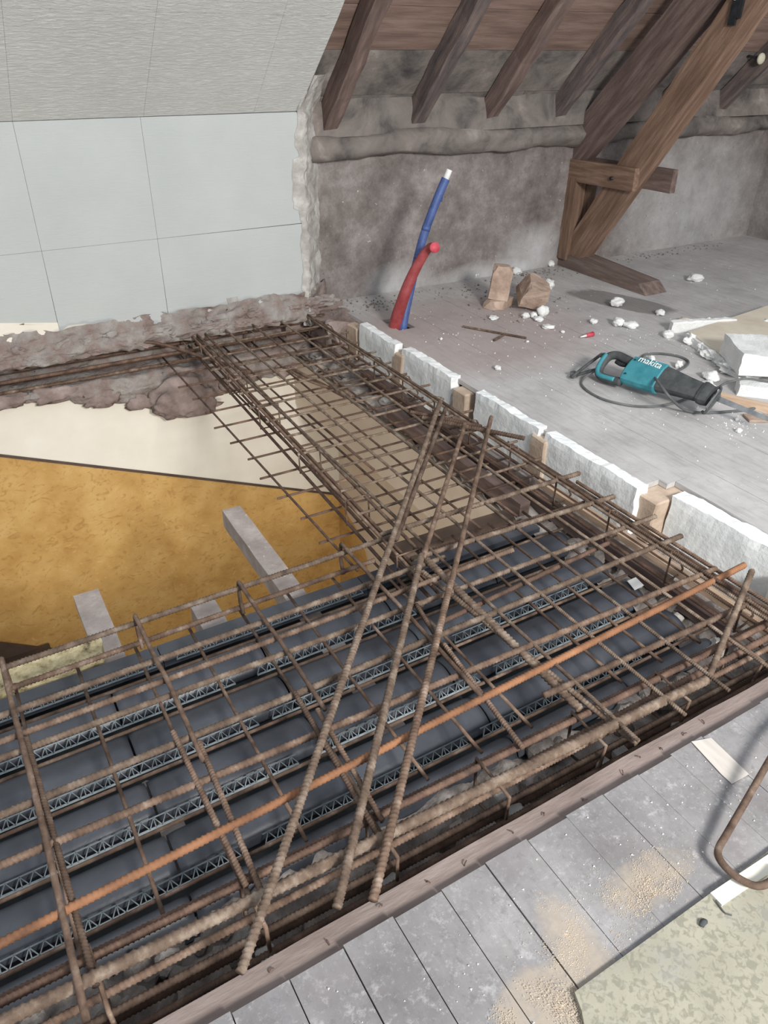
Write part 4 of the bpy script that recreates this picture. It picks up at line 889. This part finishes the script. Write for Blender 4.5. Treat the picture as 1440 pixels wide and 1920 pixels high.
for i, (x, y, w, h, lab) in enumerate(FO):
    p = P(x, y, 0); s = (p - EYE).length / FPX
    o = rock('foam_chunk', p, (w * s, w * s * 0.8, h * s * 0.95), 'boardyellow' if i == 18 else 'eps', None, i + 31, 3, 0.4, i * 1.3, False)
    tag(o, 'white foam chunk ' + lab if i != 18 else 'tan foam chunk, flat, behind the foam strip', 'foam chunk', 'foam chunks on the floor')
# crumbs nobody could count
def crumbs(name, n, spots, size, m, label, seed, z=0.0, keep=0):
    rnd = random.Random(seed); vs, fs = [], []
    for _ in range(n):
        cx, cy, rx, ry = rnd.choice(spots); a = rnd.uniform(0, 6.28); q = math.sqrt(rnd.random()) if rnd.random() < 0.6 else abs(rnd.gauss(0, 0.5))
        x, y = cx + rx * q * math.cos(a), cy + ry * q * math.sin(a); s = size * rnd.uniform(0.4, 1.2) ** 1.5; b = len(vs); t = rnd.uniform(0, 6.28)
        if 2.05 < x < 2.12 and z == 0: continue
        if keep and fb((x, y, 0), keep) < rnd.uniform(-0.25, 0.25): continue
        for k in range(3): vs.append((x + s * math.cos(t + k * 2.09), y + s * math.sin(t + k * 2.09), z + 0.0003))
        vs.append((x + s * 0.2, y, z + s * rnd.uniform(0.6, 1.3))); fs += [(b, b + 1, b + 3), (b + 1, b + 2, b + 3), (b + 2, b, b + 3), (b, b + 2, b + 1)]
    o = link(name, mesh(name, vs, fs), m); tag(o, label, 'crumbs', None, 'stuff'); return o
crumbs('foam_crumbs', 620, [(3.0, 3.3, 0.5, 0.4), (3.2, 2.9, 0.5, 0.5), (3.45, 2.5, 0.4, 0.5), (2.6, 2.6, 0.4, 0.8), (3.0, 2.0, 0.5, 0.4), (2.8, 1.5, 0.5, 0.4), (3.3, 3.6, 0.9, 0.4), (4.6, 3.4, 1.2, 0.7), (2.45, 3.3, 0.3, 0.5), (2.9, 1.75, 0.15, 0.15)], 0.0042, 'eps', 'tiny white foam crumbs scattered over the far floor', 2)
crumbs('rubble_crumbs', 500, [(3.0, 3.95, 1.0, 0.15), (3.7, 4.08, 0.4, 0.07), (4.9, 4.05, 0.8, 0.1), (2.3, 4.0, 0.3, 0.15), (3.05, 3.55, 0.4, 0.3)], 0.008, 'rubble', 'grey plaster crumbs along the foot of the knee wall', 5)
crumbs('sawdust', 12000, [(0.93, 0.47, 0.13, 0.055), (0.92, 0.44, 0.07, 0.03), (0.71, 0.47, 0.05, 0.1), (0.62, 0.38, 0.12, 0.08), (0.56, 0.41, 0.08, 0.04), (0.64, 0.35, 0.05, 0.05), (0.75, 0.42, 0.2, 0.1), (0.85, 0.48, 0.25, 0.07)], 0.0012, 'sawdust', 'pale sawdust grains strewn on the near floorboards', 8, 0.0, 17)
crumbs('lime_crumbs', 170, [(1.0, 0.55, 0.5, 0.1), (0.5, 0.5, 0.4, 0.15), (1.25, 0.5, 0.25, 0.12)], 0.0024, 'eps', 'small white crumbs scattered over the near floorboards', 9)

# ---- insulation boards and foam blocks at the right
lo = empty('insulation_board', (3.5, 2.4, 0)); tag(lo, 'yellowish insulation board lying flat with a crumbled white edge', 'insulation board')
A_, B_ = P(1280, 640, 0), P(1392, 722, 0); A_.z = B_.z = 0
prism('core', [A_ + Vector((0.012, 0, 0.0)), B_ + Vector((0.012, 0, 0.0)), B_ + Vector((0.9, 0.1, 0)), A_ + Vector((0.9, 0.1, 0))], (0, 0, 0.045), 'eps', lo)
prism('facing', [A_ + Vector((0.03, 0, 0.0455)), B_ + Vector((0.03, 0, 0.0455)), B_ + Vector((0.9, 0.1, 0.0455)), A_ + Vector((0.9, 0.1, 0.0455))], (0, 0, 0.006), 'boardyellow', lo)
for i, (t_, a_, b_) in enumerate(((0.1, 0.05, 0.07), (0.3, 0.03, 0.05), (0.47, 0.06, 0.11), (0.62, 0.035, 0.05), (0.8, 0.07, 0.14))):
    q = A_.lerp(B_, t_); rock('crumbled_edge', q + Vector((0.02, 0, 0)), (a_, b_, 0.05), 'eps', lo, 60 + i, 3, 0.9, 0.3, True)
p = P(1384, 704, 0.052)
fbk = slab('foam_block', p, P(1500, 709, 0.052), 0.3, 0.158, 0.052, 'eps', 21, 'foam block', 'thick white foam block standing on the yellowish board', None, 0.002)
a, b = P(1258, 625, 0), P(1378, 617, 0)
slab('foam_strip', a, b, 0.035, 0.062, 0.0, 'eps', 33, 'foam strip', 'long notched white foam strip standing behind the yellowish board', None, 0.004)
a, b = P(1382, 742, 0), P(1470, 752, 0)
slab('foam_block', a, b, 0.1, 0.055, 0.0, 'eps', 41, 'foam block', 'low white foam piece behind the pale wood strip', None, 0.004)
o = beam('wood_strip', P(1344, 742, 0.013), P(1450, 768, 0.013), 0.05, 0.026, 'batten', None, (0, 0, 1), 0.002, 6, 0.002); tag(o, 'pale orange wood strip on the floor behind the saw blade', 'wood strip')
o = box('tile_piece', (0, 0, 0), (0.2, 0.07, 0.012), 'stone', None, 0.002, 2, 0.002, 3); o.location = P(1412, 795, 0.0) + Vector((0.1, 0, 0)); o.rotation_euler = (0, 0, -0.5); tag(o, 'thin brown tile piece at the right edge before the saw', 'tile')

# ================================================================== RECIPROCATING SAW
A_ = P(1118, 712, 0); B_ = P(1320, 792, 0); ax = (B_ - A_); LS = ax.length; ax.normalize(); pr = Vector((-ax.y, ax.x, 0))
if pr.dot(Vector((0, 1, 0))) < 0 and pr.x < 0: pr = -pr
if pr.x < 0: pr = -pr                      # pr points away from the camera
saw = empty('reciprocating_saw', A_); tag(saw, 'teal and black reciprocating saw lying on the dusty floor with its cord', 'power saw')
TL = math.radians(42); WD = pr * math.cos(TL) + Vector((0, 0, math.sin(TL))); TD = Vector((0, 0, math.cos(TL))) - pr * math.sin(TL)
def SP(u, w, z=0): return A_ + ax * (u * LS) + WD * ((w + 0.066) * 1.15) + TD * (z * 1.05)
def loft(name, secs, m, n=14, pw=3.2):
    """rounded-box sections (u, centre w, half width, z bottom, z top)"""
    vs, fs = [], []; c = SP(secs[0][0], 0, 0)
    for (u, w0, hw, z0, z1) in secs:
        for k in range(n):
            a = 2 * math.pi * (k + 0.5) / n; ca, sa_ = math.cos(a), math.sin(a)
            q = (abs(ca) ** pw + abs(sa_) ** pw) ** (-1 / pw)
            vs.append(SP(u, w0 + hw * ca * q, (z0 + z1) / 2 + (z1 - z0) / 2 * sa_ * q) - c)
    for i in range(len(secs) - 1):
        for k in range(n):
            a, b = i * n + k, i * n + (k + 1) % n; fs.append((a, b, b + n, a + n))
    fs.append(tuple(range(n))[::-1]); fs.append(tuple((len(secs) - 1) * n + k for k in range(n)))
    me = mesh(name, vs, fs, False)
    o = link(name, me, m); o.location = c; child_of(o, saw); bm = bmesh.new(); bm.from_mesh(me); bmesh.ops.recalc_face_normals(bm, faces=bm.faces[:]); bm.to_mesh(me); bm.free(); return o
# the saw lies on its side: its height runs along the floor (pr), its thickness upwards
body = loft('body', [(0.235, 0.01, 0.05, 0.005, 0.07), (0.25, 0.01, 0.062, 0.002, 0.078), (0.38, 0.015, 0.066, 0.0, 0.082), (0.535, 0.02, 0.064, 0.0, 0.084), (0.545, 0.02, 0.06, 0.003, 0.08)], 'teal')
g = loft('gear_housing', [(0.54, 0.022, 0.056, 0.004, 0.08), (0.6, 0.024, 0.052, 0.006, 0.078), (0.78, 0.026, 0.042, 0.008, 0.07), (0.88, 0.028, 0.038, 0.01, 0.066)], 'rubber')
loft('front_collar', [(0.875, 0.028, 0.044, 0.004, 0.072), (0.9, 0.028, 0.046, 0.003, 0.074), (0.955, 0.028, 0.04, 0.006, 0.068)], 'rubber')
# D handle
loop = [SP(0.25, 0.045, 0.042), SP(0.16, 0.05, 0.042), SP(0.07, 0.052, 0.042), SP(0.015, 0.035, 0.04), SP(0.0, -0.005, 0.038), SP(0.02, -0.045, 0.036), SP(0.1, -0.06, 0.036), SP(0.25, -0.05, 0.038)]
hnd = sweep('handle', loop, 0.021, 'rubber', saw, 10)
sweep('handle_shell', [SP(0.0, 0.035, 0.055), SP(-0.003, 0.0, 0.055), SP(0.012, -0.04, 0.052), SP(0.06, -0.06, 0.05), SP(0.2, -0.056, 0.052)], 0.012, 'teal', saw, 8)
box_tr = sweep('trigger', [SP(0.1, 0.026, 0.04), SP(0.15, 0.022, 0.04), SP(0.2, 0.026, 0.04)], 0.011, 'black', hnd, 8)
shoe = sweep('shoe', [SP(0.955, -0.035, 0.02), SP(0.985, -0.04, 0.03), SP(1.0, 0.0, 0.04), SP(1.0, 0.05, 0.045), SP(0.975, 0.075, 0.04), SP(0.945, 0.06, 0.035)], 0.0065, 'rubber', saw, 8)
prism('shoe_plate', [SP(0.985, -0.03, 0.012), SP(0.988, -0.03, 0.06), SP(0.995, 0.01, 0.066), SP(0.995, 0.055, 0.058), SP(0.99, 0.055, 0.012)], ax * 0.004, 'steel', shoe)
prism('blade', [SP(0.95, 0.02, 0.03), SP(0.95, 0.042, 0.03), SP(1.0, 0.042, 0.03), SP(1.42, 0.036, 0.02), SP(1.45, 0.028, 0.019), SP(1.42, 0.02, 0.02)], (0, 0, 0.0016), 'steel', saw)
for i, (u, w) in enumerate(((0.28, 0.045), (0.28, -0.025), (0.5, 0.06), (0.72, 0.04))):
    c = SP(u, w, 0.078 if u < 0.6 else 0.066); sweep('screw', [c, c + Vector((0, 0, 0.004))], 0.005, 'black', body if u < 0.6 else g, 8, sub=1)
# name plate with white lettering
cu = bpy.data.curves.new('lettering', 'FONT'); cu.body = 'makita'; cu.size = 0.046; cu.shear = 0.15; cu.extrude = 0.0008; cu.align_x = 'CENTER'; cu.align_y = 'CENTER'
to = bpy.data.objects.new('lettering_source', cu); COL.objects.link(to); bpy.context.view_layer.update()
me = bpy.data.meshes.new_from_object(to.evaluated_get(bpy.context.evaluated_depsgraph_get())); bpy.data.objects.remove(to)
o = link('lettering', me, 'white'); c = SP(0.41, 0.055, 0.0835)
yv = Vector((0, 0, 1)).cross(ax); mw = Matrix((ax, WD, TD)).transposed().to_4x4(); mw.translation = c
o.parent = body; o.matrix_parent_inverse = Matrix.Translation(-body.location); o.matrix_basis = mw
cordp = [SP(0.02, 0.03, 0.05)] + [P(x, y, z) for x, y, z in ((1126, 668, 0.09), (1165, 672, 0.1), (1210, 690, 0.09), (1232, 702, 0.04), (1262, 698, 0.01), (1285, 687, 0.008), (1290, 677, 0.007), (1272, 668, 0.007), (1240, 663, 0.007), (1213, 664, 0.007), (1203, 671, 0.008), (1208, 682, 0.03), (1222, 700, 0.1), (1238, 722, 0.12), (1258, 747, 0.09), (1285, 769, 0.02), (1320, 774, 0.007), (1360, 772, 0.007), (1400, 768, 0.007), (1450, 758, 0.007), (1500, 745, 0.007))]
o = sweep('cord', cordp, 0.0062, 'cord', saw, 8, sub=8); tag(o, 'grey rubber power cord')
o = sweep('cord', [SP(-0.03, -0.03, 0.02), P(1092, 712, 0.007), P(1096, 728, 0.007), P(1130, 748, 0.007), P(1180, 760, 0.007), P(1225, 762, 0.007), P(1262, 756, 0.009), P(1300, 742, 0.012)], 0.0055, 'cord', saw, 8, sub=8)
o = sweep('cord', [P(1345, 728, 0.03), P(1362, 718, 0.055), P(1400, 710, 0.065), P(1440, 717, 0.05), P(1480, 730, 0.02)], 0.0055, 'cord', saw, 8, sub=8)
hk = [P(1072, 707, 0.012), P(1078, 702, 0.03), P(1128, 664, 0.085), P(1133, 668, 0.08)]
sweep('support_hook', hk, 0.008, 'rubber', saw, 7, sub=2); sweep('support_hook', [P(1078, 705, 0.01), P(1098, 698, 0.03), P(1128, 690, 0.05)], 0.008, 'rubber', saw, 7, sub=2)
bx = P(1075, 708, 0); box('hook_foot', (bx.x - 0.014, bx.y - 0.014, 0), (bx.x + 0.014, bx.y + 0.014, 0.03), 'steel', saw, 0.003)

# ================================================================== NEAR FLOOR THINGS
l0 = P(1077, 1861, 0.008)
poly = [(l0.x, l0.y, 0), (2.0, 0.385, 0), (2.0, -1.0, 0), (0.72, -1.0, 0), (0.7, 0.1, 0), (P(1096, 1925, 0.008).x, P(1096, 1925, 0.008).y, 0), (P(1090, 1895, 0.008).x, P(1090, 1895, 0.008).y, 0)]
o = prism('linoleum_sheet', poly, (0, 0, 0.01), 'lino'); tag(o, 'cream and olive patterned linoleum sheet on the near floor', 'linoleum')
a, b = P(1342, 1687, 0.012), P(1480, 1594, 0.012)
o = beam('plastic_trim_strip', a, b, 0.028, 0.007, 'bucket', None, (0, 0, 1), 0.0015); tag(o, 'cream plastic trim strip along the linoleum edge', 'trim strip')
z = 0.03
hook = [P(1530, 1290, 0.01), P(1478, 1365, 0.045), P(1440, 1430, 0.05), P(1395, 1508, 0.04), P(1362, 1565, 0.032), P(1347, 1592, 0.03), P(1350, 1612, 0.03), P(1372, 1637, 0.03), P(1402, 1656, 0.032), P(1425, 1661, 0.033), P(1446, 1652, 0.034), P(1470, 1630, 0.036)]
o = sweep('bent_bar', hook, 0.0078, 'rust', None, 10, sub=6); tag(o, 'bent rusty steel bar lying on the near floor at the right', 'rebar')
o = sweep('wire_bit', [P(1342, 1688, 0.014), P(1350, 1700, 0.013), P(1360, 1712, 0.012), P(1372, 1716, 0.012)], 0.0016, 'cord', None, 6); tag(o, 'thin grey wire bit curling from the end of the trim strip', 'wire')
o = rock('plaster_lump', P(1318, 1732, 0.01), (0.02, 0.012, 0.01), 'rubber', None, 88, 2, 0.5); tag(o, 'small dark lump lying on the linoleum', 'lump')
o = sweep('cream_pipe_stub', [P(1452, 1150, -0.2), P(1452, 1150, -0.2) + Vector((0.01, 0, 0.12))], 0.045, 'bucket', None, 20, sub=2); tag(o, 'cream round pipe stub at the right edge beside the rebar', 'pipe')
o = rock('mortar_lump', PY(345, 745, 3.97) + Vector((0, 0, -0.12)), (0.34, 0.1, 0.26), 'mortar', None, 77, 4, 0.45); tag(o, 'bulging lump of brown mortar under the bars on the cream wall', 'mortar')
